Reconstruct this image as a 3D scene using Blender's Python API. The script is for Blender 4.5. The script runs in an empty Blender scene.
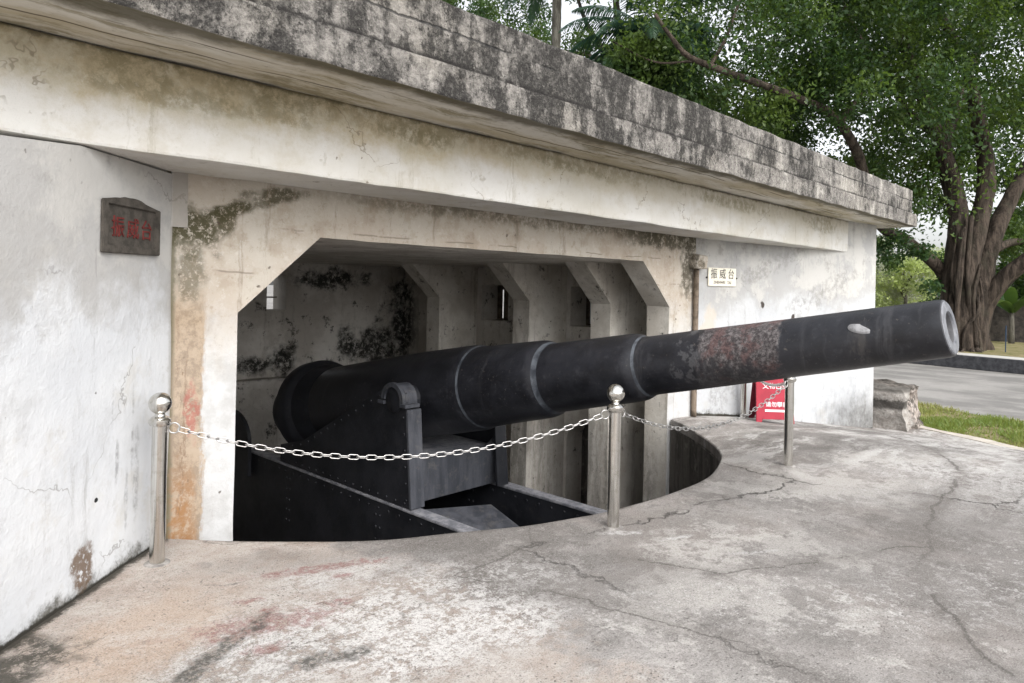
import bpy, bmesh, math, random
import numpy as np
from mathutils import Vector, Matrix, noise
from mathutils.geometry import tessellate_polygon

random.seed(7); RNG = np.random.default_rng(7)
S = bpy.context.scene
COL = S.collection
rad = math.radians

# ------------------------------------------------------------------ camera
CAM = Vector((-1.73, -4.66, 1.65)); FPX = 700.0; PPX, PPY = 512.0, 286.0
Fw = Vector((.723, .691, 0)).normalized(); Rt = Vector((Fw.y, -Fw.x, 0)); Zv = Vector((0, 0, 1))
ROLL = .0205
Rc = Rt*math.cos(ROLL) + Zv*math.sin(ROLL); Uc = Zv*math.cos(ROLL) - Rt*math.sin(ROLL)
def at(px, py, d):
    """point of the place seen at that spot of the survey photo, d metres away"""
    return CAM + (Fw + Rc*((px-PPX)/FPX) - Uc*((py-PPY)/FPX))*d
def on_z(px, py, z):
    r = Fw + Rc*((px-PPX)/FPX) - Uc*((py-PPY)/FPX)
    return CAM + r*((z-CAM.z)/r.z)
cd = bpy.data.cameras.new('camera'); cam = bpy.data.objects.new('camera', cd); COL.objects.link(cam)
cam.matrix_world = Matrix(((Rc.x, Uc.x, -Fw.x, CAM.x), (Rc.y, Uc.y, -Fw.y, CAM.y), (Rc.z, Uc.z, -Fw.z, CAM.z), (0, 0, 0, 1)))
cd.sensor_width = 36; cd.lens = FPX/1024*36; cd.shift_y = -(341.5-PPY)/1024
cd.clip_start = .05; cd.clip_end = 1500
S.camera = cam

# ------------------------------------------------------------------ object helpers
def wloc(o):
    if o.parent is None: return o.location.copy()
    return wloc(o.parent) + o.matrix_parent_inverse.translation + o.location
def thing(name, label, cat, loc=(0, 0, 0), group=None):
    o = bpy.data.objects.new(name, None); COL.objects.link(o); o.location = loc
    o.empty_display_size = .2
    o['label'] = label; o['category'] = cat
    if group: o['group'] = group
    return o
def tag(o, label, cat, group=None, kind=None):
    o['label'] = label; o['category'] = cat
    if group: o['group'] = group
    if kind: o['kind'] = kind
    return o
def obj(name, bm, mat, parent=None, smooth=False, local=False, label=None):
    """one mesh object; vertices are in world space unless local"""
    if isinstance(bm, bmesh.types.BMesh):
        me = bpy.data.meshes.new(name); bmesh.ops.recalc_face_normals(bm, faces=bm.faces); bm.to_mesh(me); bm.free()
    else: me = bm
    me.name = name
    o = bpy.data.objects.new(name, me); COL.objects.link(o)
    for m in (mat if isinstance(mat, (list, tuple)) else [mat]): me.materials.append(m)
    if parent is not None:
        o.parent = parent
        if not local: o.matrix_parent_inverse = Matrix.Translation(-wloc(parent))
    if smooth is True:
        for p in me.polygons: p.use_smooth = True
    elif smooth:
        me.shade_smooth() if hasattr(me, 'shade_smooth') else None
        me.set_sharp_from_angle(angle=rad(smooth))
    if label: o['label'] = label
    return o
def struct(o):
    o['kind'] = 'structure'; return o
def copy_tree(o, parent=None):
    c = o.copy(); COL.objects.link(c)
    if parent is not None: c.parent = parent
    for ch in list(o.children): copy_tree(ch, c)
    return c

# ------------------------------------------------------------------ mesh helpers
def add_box(bm, lo, hi):
    lo = Vector(lo); hi = Vector(hi)
    m = Matrix.Translation((lo+hi)/2) @ Matrix.Diagonal((*(hi-lo), 1))
    return bmesh.ops.create_cube(bm, size=1, matrix=m)['verts']
def jitter(bm, amp, freq, seed=0, only=None):
    for v in bm.verts:
        if only and not only(v.co): continue
        p = v.co*freq + Vector((seed*17.3, seed*5.1, 0))
        v.co = v.co + Vector((noise.noise(p), noise.noise(p+Vector((31, 0, 0))), noise.noise(p+Vector((0, 47, 0)))))*amp
def subdivide_long(bm, length):
    for _ in range(7):
        es = [e for e in bm.edges if e.calc_length() > length]
        if not es: break
        bmesh.ops.subdivide_edges(bm, edges=es, cuts=1, use_grid_fill=True)
def rough_block(lo, hi, cell=.12, amp=.012, freq=3.5, seed=0, bevel=.012):
    """box with a dense skin whose edges are worn"""
    bm = bmesh.new()
    lo = Vector(lo); hi = Vector(hi); n = [max(1, int((hi[i]-lo[i])/cell)) for i in range(3)]
    key = {}
    def vert(i, j, k):
        q = (i, j, k)
        if q not in key:
            key[q] = bm.verts.new((lo.x+(hi.x-lo.x)*i/n[0], lo.y+(hi.y-lo.y)*j/n[1], lo.z+(hi.z-lo.z)*k/n[2]))
        return key[q]
    for k in (0, n[2]):
        for i in range(n[0]):
            for j in range(n[1]): bm.faces.new([vert(i, j, k), vert(i+1, j, k), vert(i+1, j+1, k), vert(i, j+1, k)])
    for j in (0, n[1]):
        for i in range(n[0]):
            for k in range(n[2]): bm.faces.new([vert(i, j, k), vert(i+1, j, k), vert(i+1, j, k+1), vert(i, j, k+1)])
    for i in (0, n[0]):
        for j in range(n[1]):
            for k in range(n[2]): bm.faces.new([vert(i, j, k), vert(i, j+1, k), vert(i, j+1, k+1), vert(i, j, k+1)])
    bmesh.ops.recalc_face_normals(bm, faces=bm.faces)
    if bevel:
        es = [e for e in bm.edges if len(e.link_faces) == 2 and e.calc_face_angle(0) > 1]
        bmesh.ops.bevel(bm, geom=es, offset=bevel, segments=2, affect='EDGES', profile=.6)
    jitter(bm, amp, freq, seed); jitter(bm, amp*.5, freq*4, seed+1)
    return bm
def prism(poly, holes, frame, thick):
    """poly/holes in (u, v); frame = (origin, U, V, N): a panel of that outline, thick along N"""
    O, U, V, N = [Vector(q) for q in frame]
    bm = bmesh.new(); loops = [poly] + list(holes)
    flat = [p for l in loops for p in l]
    tris = tessellate_polygon([[Vector((p[0], p[1], 0)) for p in l] for l in loops])
    A = [bm.verts.new(O+U*p[0]+V*p[1]) for p in flat]; B = [bm.verts.new(O+U*p[0]+V*p[1]+N*thick) for p in flat]
    for t in tris:
        bm.faces.new([A[i] for i in t]); bm.faces.new([B[i] for i in reversed(t)])
    k = 0
    for l in loops:
        n = len(l)
        for i in range(n):
            a, b = k+i, k+(i+1) % n
            bm.faces.new([A[a], A[b], B[b], B[a]])
        k += n
    bmesh.ops.recalc_face_normals(bm, faces=bm.faces)
    return bm
def catmull(pts, sub):
    P = [Vector(p) for p in pts]; P = [P[0]*2-P[1]] + P + [P[-1]*2-P[-2]]; out = []
    for i in range(1, len(P)-2):
        for k in range(sub):
            t = k/sub; a, b, c, d = P[i-1], P[i], P[i+1], P[i+2]
            out.append(.5*((2*b)+(c-a)*t+(2*a-5*b+4*c-d)*t*t+(3*b-a-3*c+d)*t**3))
    out.append(P[-2]); return out
def add_tube(bm, pts, radii, seg=10, cap=True, rough=0, rfreq=3, closed=False):
    n = len(pts); rings = []; up = Vector((.31, .17, .93)).normalized()
    for i in range(n):
        if closed: t = pts[(i+1) % n]-pts[i-1]
        else: t = pts[min(i+1, n-1)]-pts[max(i-1, 0)]
        t = t.normalized(); a = t.cross(up)
        if a.length < .05: a = t.cross(Vector((1, 0, 0)))
        a.normalize(); b = t.cross(a)
        r = radii[i] if hasattr(radii, '__len__') else radii
        ring = []
        for k in range(seg):
            q = 2*math.pi*k/seg; d = a*math.cos(q)+b*math.sin(q); rr = r
            if rough: rr *= 1+rough*noise.noise((Vector(pts[i])*.6+d*1.3)*rfreq)+rough*.6*noise.noise(Vector((q*2.2, i*.13, r*9)))
            ring.append(bm.verts.new(Vector(pts[i])+d*rr))
        rings.append(ring)
    m = n if closed else n-1
    for i in range(m):
        A, B = rings[i], rings[(i+1) % n]
        for k in range(seg): bm.faces.new([A[k], A[(k+1) % seg], B[(k+1) % seg], B[k]])
    if cap and not closed:
        bm.faces.new(rings[0][::-1]); bm.faces.new(rings[-1])
def add_lathe(bm, prof, M, seg=64):
    """profile of (l, r) along local +Z through matrix M"""
    rings = []
    for l, r in prof:
        if r < 1e-5: rings.append([bm.verts.new(M @ Vector((0, 0, l)))])
        else: rings.append([bm.verts.new(M @ Vector((r*math.cos(2*math.pi*k/seg), r*math.sin(2*math.pi*k/seg), l))) for k in range(seg)])
    for A, B in zip(rings, rings[1:]):
        for k in range(seg):
            a, b = A[k % len(A)], A[(k+1) % len(A)]; c, d = B[(k+1) % len(B)], B[k % len(B)]
            vs = [v for i, v in enumerate((a, b, c, d)) if v not in (a, b, c, d)[:i]]
            if len(vs) > 2: bm.faces.new(vs)
def axis_matrix(o, d, up=(0, 0, 1)):
    z = Vector(d).normalized(); x = Vector(up).cross(z)
    if x.length < .01: x = Vector((1, 0, 0)).cross(z)
    x.normalize(); y = z.cross(x)
    return Matrix(((x.x, y.x, z.x, o[0]), (x.y, y.y, z.y, o[1]), (x.z, y.z, z.z, o[2]), (0, 0, 0, 1)))
def add_cyl(bm, a, b, r, seg=20, r2=None):
    a, b = Vector(a), Vector(b)
    add_lathe(bm, [(0, 0), (0, r), ((b-a).length, r if r2 is None else r2), ((b-a).length, 0)], axis_matrix(a, b-a), seg)
def add_rivet(bm, p, n, r=.014):
    M = axis_matrix(p, n)
    add_lathe(bm, [(-.004, r*1.1), (.004, r), (.009, r*.6), (.011, 0)], M, 8)
def bevel_all(bm, w, seg=2, ang=.5):
    bmesh.ops.recalc_face_normals(bm, faces=bm.faces)
    es = [e for e in bm.edges if len(e.link_faces) == 2 and e.calc_face_angle(0) > ang]
    bmesh.ops.bevel(bm, geom=es, offset=w, segments=seg, affect='EDGES')
def text_mesh(body, size, thick, M):
    c = bpy.data.curves.new('writing', 'FONT'); c.body = body; c.size = size; c.extrude = thick
    c.align_x = 'CENTER'; c.align_y = 'CENTER'; c.resolution_u = 3
    o = bpy.data.objects.new('writing', c); COL.objects.link(o)
    dg = bpy.context.evaluated_depsgraph_get(); me = bpy.data.meshes.new_from_object(o.evaluated_get(dg))
    bpy.data.objects.remove(o); bpy.data.curves.remove(c)
    me.materials.clear(); me.transform(M); return me

# ------------------------------------------------------------------ node helpers
class NT:
    def __init__(s, name, rough=.85, spec=.3, metal=0):
        s.m = bpy.data.materials.new(name); s.m.use_nodes = True; s.t = s.m.node_tree; s.t.nodes.clear()
        s.out = s.n('ShaderNodeOutputMaterial'); s.b = s.n('ShaderNodeBsdfPrincipled')
        s.l(s.b.outputs[0], s.out.inputs[0])
        s.b.inputs['Roughness'].default_value = rough; s.b.inputs['Specular IOR Level'].default_value = spec
        s.b.inputs['Metallic'].default_value = metal
        s.geo = s.n('ShaderNodeNewGeometry'); s.pos = s.geo.outputs['Position']; s._xyz = None
    def n(s, k): return s.t.nodes.new(k)
    def l(s, a, b): s.t.links.new(a, b)
    def put(s, v, sock):
        if isinstance(v, bpy.types.NodeSocket): s.l(v, sock)
        elif isinstance(v, (tuple, list)) and sock.type == 'RGBA': sock.default_value = (*v[:3], 1)
        else: sock.default_value = v
    def obj_coords(s):
        s.pos = s.n('ShaderNodeTexCoord').outputs['Object']; return s
    def xyz(s):
        if s._xyz is None:
            q = s.n('ShaderNodeSeparateXYZ'); s.l(s.pos, q.inputs[0]); s._xyz = q.outputs
        return s._xyz
    def math(s, op, a, b=0., c=None, clamp=False):
        q = s.n('ShaderNodeMath'); q.operation = op; q.use_clamp = clamp
        s.put(a, q.inputs[0]); s.put(b, q.inputs[1])
        if c is not None: s.put(c, q.inputs[2])
        return q.outputs[0]
    def mul(s, *a):
        r = a[0]
        for x in a[1:]: r = s.math('MULTIPLY', r, x)
        return r
    def add(s, a, b): return s.math('ADD', a, b)
    def mx(s, a, b): return s.math('MAXIMUM', a, b)
    def inv(s, a): return s.math('SUBTRACT', 1., a)
    def scaled(s, sc, loc=(0, 0, 0), rot=(0, 0, 0), vec=None):
        q = s.n('ShaderNodeMapping'); s.l(vec if vec is not None else s.pos, q.inputs[0])
        q.inputs['Scale'].default_value = sc; q.inputs['Location'].default_value = loc; q.inputs['Rotation'].default_value = rot
        return q.outputs[0]
    def noise(s, scale, detail=4, rough=.55, vec=None, dist=0, off=None):
        q = s.n('ShaderNodeTexNoise'); v = vec if vec is not None else s.pos
        if off is not None: v = s.scaled((1, 1, 1), (off*3.7, off*1.9, off*2.3), vec=v)
        s.l(v, q.inputs['Vector']); q.inputs['Scale'].default_value = scale; q.inputs['Detail'].default_value = detail
        q.inputs['Roughness'].default_value = rough; q.inputs['Distortion'].default_value = dist
        return q.outputs['Fac']
    def vor(s, scale, vec=None, feat='F1', out='Distance'):
        q = s.n('ShaderNodeTexVoronoi'); q.feature = feat; s.l(vec if vec is not None else s.pos, q.inputs['Vector'])
        q.inputs['Scale'].default_value = scale; return q.outputs[out]
    def warp(s, amp, freq, off=0):
        q = s.n('ShaderNodeTexNoise'); v = s.pos
        if off: v = s.scaled((1, 1, 1), (off*2.3, off*1.1, off*3.1))
        s.l(v, q.inputs['Vector']); q.inputs['Scale'].default_value = freq; q.inputs['Detail'].default_value = 5; q.inputs['Roughness'].default_value = .65
        c = s.n('ShaderNodeVectorMath'); c.operation = 'SCALE'; s.l(q.outputs['Color'], c.inputs[0]); c.inputs['Scale'].default_value = amp
        d = s.n('ShaderNodeVectorMath'); d.operation = 'ADD'; s.l(s.pos, d.inputs[0]); s.l(c.outputs[0], d.inputs[1]); return d.outputs[0]
    def streak(s, sx, sz, amp, off=0):
        return s.noise(1, 7, .72, vec=s.scaled((sx, sx, sz), (off*1.7, off*2.9, off*.7), (.13, .09, .31), vec=s.warp(amp, 3, off)))
    def ss(s, v, a, b):
        q = s.n('ShaderNodeMapRange'); q.interpolation_type = 'SMOOTHSTEP'
        s.put(v, q.inputs[0]); 
        if a < b: q.inputs[1].default_value, q.inputs[2].default_value = a, b
        else:
            q.inputs[1].default_value, q.inputs[2].default_value = b, a
            q.inputs[3].default_value, q.inputs[4].default_value = 1, 0
        return q.outputs[0]
    def mix(s, f, a, b, mode='MIX'):
        q = s.n('ShaderNodeMix'); q.data_type = 'RGBA'; q.blend_type = mode; q.clamp_factor = True
        s.put(f, q.inputs[0]); s.put(a, q.inputs[6]); s.put(b, q.inputs[7]); return q.outputs[2]
    def band(s, v, a, b, w):
        """1 between a and b"""
        return s.mul(s.ss(v, a-w, a+w), s.ss(v, b+w, b-w))
    def blob(s, c, r, ang=0, wob=.35, soft=.5, freq=2.2, off=0, axes=(0, 1)):
        """soft stain of its own outline round a point, in two axes of space"""
        X = s.xyz(); nz = s.noise(freq, 4, .6, off=off+1)
        u = s.math('SUBTRACT', X[axes[0]], c[0]); v = s.math('SUBTRACT', X[axes[1]], c[1])
        ca, sa = math.cos(ang), math.sin(ang)
        p = s.math('DIVIDE', s.add(s.mul(u, ca), s.mul(v, sa)), r[0]); q = s.math('DIVIDE', s.add(s.mul(u, -sa), s.mul(v, ca)), r[1])
        d = s.math('SQRT', s.add(s.mul(p, p), s.mul(q, q)))
        d = s.add(d, s.mul(s.math('SUBTRACT', nz, .5), wob*4))
        return s.ss(d, 1+soft/2, 1-soft/2)
    def finish(s, col, bump=None, strength=.3, dist=.02, rough=None):
        s.put(col, s.b.inputs['Base Color'])
        if bump is not None:
            q = s.n('ShaderNodeBump'); q.inputs['Strength'].default_value = strength; q.inputs['Distance'].default_value = dist
            s.put(bump, q.inputs['Height']); s.l(q.outputs[0], s.b.inputs['Normal'])
        if rough is not None: s.put(rough, s.b.inputs['Roughness'])
        return s.m

# ------------------------------------------------------------------ materials
def mat_white_plaster(name, right=False):
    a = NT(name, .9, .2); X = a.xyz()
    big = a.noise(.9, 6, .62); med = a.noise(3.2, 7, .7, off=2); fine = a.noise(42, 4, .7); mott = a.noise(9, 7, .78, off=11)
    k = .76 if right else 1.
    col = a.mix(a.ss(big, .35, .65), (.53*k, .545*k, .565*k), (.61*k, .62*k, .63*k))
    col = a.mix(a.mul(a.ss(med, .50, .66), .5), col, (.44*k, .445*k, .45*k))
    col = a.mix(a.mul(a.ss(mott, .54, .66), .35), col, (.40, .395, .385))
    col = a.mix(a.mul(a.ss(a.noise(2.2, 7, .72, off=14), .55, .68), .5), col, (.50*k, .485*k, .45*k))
    # grey bare render high on the wall where the wash has come away
    edge = a.add(a.add(X[2], a.mul(a.math('SUBTRACT', a.noise(1.3, 7, .66, off=5), .5), 1.7)), a.mul(a.math('SUBTRACT', mott, .5), .25))
    col = a.mix(a.mul(a.ss(edge, 1.30, 1.70), .8), col, (.345, .335, .32) if not right else (.34, .335, .325))
    col = a.mix(a.mul(a.ss(a.add(edge, a.mul(med, .8)), 2.02, 2.14), a.ss(a.noise(1.6, 6, .7, off=33), .44, .56), .7), col, (.49, .48, .455))
    col = a.mix(a.mul(a.ss(edge, 1.6, 2.0), a.ss(a.noise(2.6, 7, .74, off=35), .54, .66), .55), col, (.24, .23, .215))
    # gravity runs, broken
    st = a.streak(9, .32, .12)
    col = a.mix(a.mul(a.ss(st, .56, .70), a.ss(a.noise(2.1, 4, off=21), .45, .62), .5), col, (.27, .265, .255))
    st2 = a.streak(22, .5, .06, 3)
    col = a.mix(a.mul(a.ss(st2, .60, .70), a.ss(a.noise(1.7, 4, off=23), .50, .62), .45), col, (.22, .215, .21))
    sp = a.vor(10, vec=a.warp(.08, 6)); col = a.mix(a.mul(a.ss(sp, .10, .05), a.ss(a.noise(2.2, 2, off=4), .56, .64), .8), col, (.10, .09, .08))
    cr = a.vor(1.1, vec=a.warp(.5, 1.7), feat='DISTANCE_TO_EDGE')
    col = a.mix(a.mul(a.ss(cr, .006, .0015), a.ss(a.noise(1.3, 3, off=9), .52, .6), .55), col, (.20, .19, .18))
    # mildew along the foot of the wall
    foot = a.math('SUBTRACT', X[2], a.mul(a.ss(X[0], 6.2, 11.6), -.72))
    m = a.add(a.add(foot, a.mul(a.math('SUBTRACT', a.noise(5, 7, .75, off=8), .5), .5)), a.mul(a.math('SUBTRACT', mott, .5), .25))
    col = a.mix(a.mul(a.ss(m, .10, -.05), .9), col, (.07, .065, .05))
    col = a.mix(a.ss(a.add(foot, a.mul(a.math('SUBTRACT', mott, .5), .06)), .028, .012), col, (.035, .032, .026))  # thin darker line right at the foot
    if right:
        mm = a.blob((11.3, -.66), (1.2, .46), -.15, .35, 1.4, 5, 3, axes=(0, 2))
        col = a.mix(a.mul(mm, a.add(a.mul(a.noise(9, 7, .8), 1.2), .1), .95), col, (.06, .057, .05))
        for c, r in (((6.98, 1.12), (.16, .34)),):
            col = a.mix(a.mul(a.blob(c, r, 0, .5, .4, 5, 5, axes=(0, 2)), .7), col, (.48, .43, .36))
        for c, r in (((9.4, 1.5), (.55, .16)), ((7.3, .35), (.35, .3)), ((8.3, 2.0), (.9, .12)), ((10.3, 1.8), (.5, .2))):
            col = a.mix(a.mul(a.blob(c, r, .3, .7, 1.0, 5, c[0], axes=(0, 2)), a.ss(mott, .42, .6), .55), col, (.20, .195, .185))
        for c, r in (((9.0, 1.25), (.05, .05)), ((8.2, 1.45), (.04, .05)), ((7.13, .72), (.06, .07)), ((7.05, 1.05), (.05, .06))):
            col = a.mix(a.blob(c, r, 0, .5, .6, 16, 1, axes=(0, 2)), col, (.06, .05, .045))
    else:
        col = a.mix(a.mul(a.blob((-.62, .14), (.06, .11), 0, .5, .5, 12, 6, axes=(0, 2)), a.ss(a.noise(26, 5, .75), .36, .5), .9), col, (.13, .085, .055))
        for c, r in (((-.30, .72), (.010, .20)), ((-.34, .35), (.012, .16)), ((-.27, .45), (.02, .3)), ((-.45, .95), (.008, .10)), ((-.41, .62), (.012, .10))):
            col = a.mix(a.mul(a.blob(c, r, 0, .7, 1.0, 9, c[1], axes=(0, 2)), a.ss(mott, .40, .58), .65), col, (.22, .22, .225))
        col = a.mix(a.blob((-.545, .46), (.011, .013), 0, .3, .3, 20, 1, axes=(0, 2)), col, (.02, .02, .02))
        e0 = a.add(X[0], a.mul(a.math('SUBTRACT', mott, .5), .05)); col = a.mix(a.mul(a.ss(e0, -.03, .0), .5), col, (.25, .22, .18))
    b = a.add(a.mul(a.noise(13, 7, .7), .7), a.mul(fine, .25)); b = a.add(b, a.mul(a.noise(1.8, 4), 1.6)); b = a.add(b, a.mul(a.ss(edge, 1.30, 1.5), -.35))
    return a.finish(col, b, .5, .014)

def mat_facade():
    a = NT('weathered_pink_render', .93, .15); X = a.xyz()
    big = a.noise(1.1, 6, .62); med = a.noise(4, 7, .7, off=2); mott = a.noise(12, 7, .8, off=12); g = a.noise(45, 4, .75)
    col = a.mix(a.ss(big, .38, .62), (.43, .375, .315), (.475, .44, .385))
    col = a.mix(a.mul(a.ss(med, .48, .64), .6), col, (.34, .285, .22))
    col = a.mix(a.mul(a.ss(mott, .55, .66), .5), col, (.27, .22, .165))
    col = a.mix(a.mul(a.ss(mott, .45, .36), .4), col, (.57, .545, .50))
    # whitewash low on the piers
    lo = a.add(a.add(X[2], a.mul(a.math('SUBTRACT', big, .5), 1.4)), a.mul(a.math('SUBTRACT', mott, .5), .3))
    col = a.mix(a.mul(a.ss(lo, 1.5, 1.0), .85), col, a.mix(a.ss(med, .42, .6), (.50, .51, .52), (.42, .425, .43)))
    # rust wash down the left pier's outer edge: ragged vertical runs
    rg = a.streak(12, .5, .12, 5)
    e = a.add(a.add(X[0], a.mul(a.math('SUBTRACT', rg, .5), .20)), a.mul(a.math('SUBTRACT', mott, .5), .10))
    col = a.mix(a.mul(a.ss(e, .235, .195), a.ss(a.add(X[2], a.mul(a.math('SUBTRACT', big, .5), .8)), 1.75, 1.3), .85), col, a.mix(a.ss(mott, .42, .58), (.36, .275, .19), (.24, .175, .115)))
    e2 = a.add(e, a.mul(a.math('SUBTRACT', med, .5), .12))
    col = a.mix(a.mul(a.ss(e2, .20, .12), a.ss(a.add(X[2], a.mul(a.math('SUBTRACT', med, .5), .9)), .6, .1), a.ss(mott, .36, .58), .8), col, (.30, .15, .06))
    col = a.mix(a.mul(a.ss(rg, .56, .64), a.ss(e, .30, .2), a.ss(X[2], 1.5, 1.1), .6), col, (.16, .10, .065))
    col = a.mix(a.mul(a.ss(a.add(X[0], a.mul(a.math('SUBTRACT', mott, .5), .08)), .035, .0), .8), col, (.10, .095, .06))
    col = a.mix(a.mul(a.blob((.145, .78), (.045, .17), 0, .5, .6, 9, .1, axes=(0, 2)), a.ss(a.noise(24, 6, .75), .40, .55), .7), col, (.32, .10, .085))
    # moss and mould at the top left and under the lintel
    for c, r, an, k in (((.13, 1.98), (.19, .15), .1, .95), ((.40, 2.13), (.22, .05), .25, .95), ((.70, 2.26), (.22, .05), .1, .85), ((.33, 2.02), (.07, .06), 0, .8), ((.12, 1.70), (.10, .16), 0, .6)):
        col = a.mix(a.mul(a.blob(c, r, an, .6, .9, 7, c[0], axes=(0, 2)), a.ss(a.noise(24, 7, .8), .38, .50), k), col, (.062, .057, .028))
    up = a.add(X[2], a.mul(a.math('SUBTRACT', a.noise(5, 7, .75, off=6), .5), .30))
    col = a.mix(a.mul(a.ss(up, 2.20, 2.30), a.ss(X[0], .6, 2.2), a.ss(mott, .38, .56), .75), col, (.14, .125, .09))
    col = a.mix(a.mul(a.ss(up, 2.12, 2.2), a.ss(X[0], 4.6, 5.6), a.ss(mott, .34, .52), .9), col, (.085, .078, .055))
    col = a.mix(a.mul(a.blob((6.45, 1.9), (.15, .35), 0, .6, .8, 8, 8, axes=(0, 2)), a.ss(mott, .36, .54), .9), col, (.085, .075, .055))
    # drip stains under the header edge, pocks, board lines
    st = a.streak(10, .4, .1, 7); col = a.mix(a.mul(a.ss(st, .57, .68), .55), col, (.21, .17, .125))
    sp = a.vor(7.5, vec=a.warp(.12, 5)); pk = a.mul(a.ss(sp, .13, .06), a.ss(a.noise(2.5, 3, off=4), .47, .57)); col = a.mix(a.mul(pk, .85), col, (.085, .065, .05))
    for z0 in (1.74, 2.06):
        ln = a.math('ABSOLUTE', a.math('SUBTRACT', a.add(X[2], a.mul(a.noise(2.5, 5), .07)), z0))
        col = a.mix(a.mul(a.ss(ln, .010, .002), a.ss(a.noise(3, 4, off=z0), .50, .58), .6), col, (.16, .13, .10))
    b = a.add(a.mul(a.noise(18, 7, .75), .8), a.mul(pk, -.8)); b = a.add(b, a.mul(a.noise(3, 4), 1.4)); b = a.add(b, a.mul(g, .25))
    return a.finish(col, b, .6, .014)

def mat_beam():
    a = NT('stained_whitewash', .92, .2); X = a.xyz()
    big = a.noise(.8, 6, .62); med = a.noise(3.4, 7, .7, off=1); mott = a.noise(11, 7, .8, off=13)
    col = a.mix(a.ss(big, .35, .6), (.52, .50, .45), (.60, .59, .565))
    col = a.mix(a.mul(a.ss(med, .50, .66), .5), col, (.47, .435, .365))
    col = a.mix(a.mul(a.ss(mott, .56, .66), .4), col, (.38, .35, .285))
    h = a.add(a.add(X[2], a.mul(a.math('SUBTRACT', a.noise(1.4, 7, .7, off=7), .5), .62)), a.mul(a.math('SUBTRACT', mott, .5), .18))
    lft = a.ss(X[0], 6.5, -.6)
    col = a.mix(a.mul(a.ss(h, 2.50, 2.70), a.add(a.mul(lft, .55), .35)), col, a.mix(a.ss(med, .42, .58), (.40, .335, .215), (.44, .40, .30)))
    col = a.mix(a.mul(a.ss(h, 2.66, 2.84), a.ss(mott, .36, .56), a.add(a.mul(lft, .55), .35)), col, (.235, .205, .125))
    for c, r in (((-.2, 2.66), (.5, .06)), ((1.4, 2.72), (.45, .05)), ((.4, 2.72), (.25, .08)), ((3.2, 2.74), (.5, .05)), ((6.5, 2.72), (.9, .06)), ((9.5, 2.68), (.6, .10))):
        col = a.mix(a.mul(a.blob(c, r, -.02, .7, .9, 5, c[0], axes=(0, 2)), a.ss(mott, .38, .56), .5), col, (.17, .15, .085))
    hw = a.add(X[2], a.mul(a.math('SUBTRACT', a.noise(9, 6, .75, off=3), .5), .10)); col = a.mix(a.mul(a.ss(hw, 2.815, 2.845), .75), col, (.085, .075, .045))
    st = a.streak(9, .5, .1, 4); col = a.mix(a.mul(a.ss(st, .58, .70), .45), col, (.30, .27, .20))
    sp = a.vor(9, vec=a.warp(.12, 5)); pk = a.mul(a.ss(sp, .11, .05), a.ss(a.noise(1.6, 3, off=4), .50, .60)); col = a.mix(a.mul(pk, .8), col, (.14, .115, .08))
    cr = a.vor(.8, vec=a.warp(.9, 1.4), feat='DISTANCE_TO_EDGE'); col = a.mix(a.mul(a.ss(cr, .006, .0015), a.ss(a.noise(1.2, 4, off=9), .52, .58), .55), col, (.16, .13, .09))
    # peeled flakes showing the older coat
    fl = a.mul(a.ss(a.noise(6, 8, .75, off=17), .60, .62), a.ss(a.noise(1.1, 3, off=18), .46, .56)); col = a.mix(a.mul(fl, .55), col, (.42, .385, .31))
    b = a.add(a.mul(a.noise(15, 7, .75), .8), a.mul(a.noise(2.4, 5), 1.6)); b = a.add(b, a.mul(fl, -.6)); b = a.add(b, a.mul(a.noise(48, 4, .75), .25))
    return a.finish(col, b, .6, .014)

def mat_soffit():
    a = NT('soffit_render', .92, .15); X = a.xyz()
    v = a.scaled((.35, 2.2, 1), vec=a.warp(.25, 1.5)); mott = a.noise(10, 7, .8, off=3)
    col = a.mix(a.ss(a.noise(1.3, 7, .68, vec=v), .38, .60), (.46, .41, .305), (.62, .595, .54))
    col = a.mix(a.mul(a.ss(a.noise(3, 7, .75, vec=v, off=3), .5, .64), .75), col, (.22, .19, .11))
    col = a.mix(a.mul(a.ss(mott, .55, .66), .4), col, (.20, .175, .12))
    e = a.add(X[1], a.mul(a.math('SUBTRACT', a.noise(1.5, 7, .7), .5), .45))
    col = a.mix(a.mul(a.ss(e, -1.04, -1.19), .85), col, (.085, .076, .05))
    for y0 in (-1.0, -.80):
        dd = a.math('ABSOLUTE', a.math('SUBTRACT', a.add(X[1], a.mul(a.noise(1.1, 5), .07)), y0))
        col = a.mix(a.mul(a.ss(dd, .014, .004), a.ss(a.noise(.8, 4, off=y0*9), .47, .55), .85), col, (.085, .07, .045))
    return a.finish(col, a.add(a.noise(12, 7, .75), a.mul(a.noise(3, 4), 1.2)), .55, .014)

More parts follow.
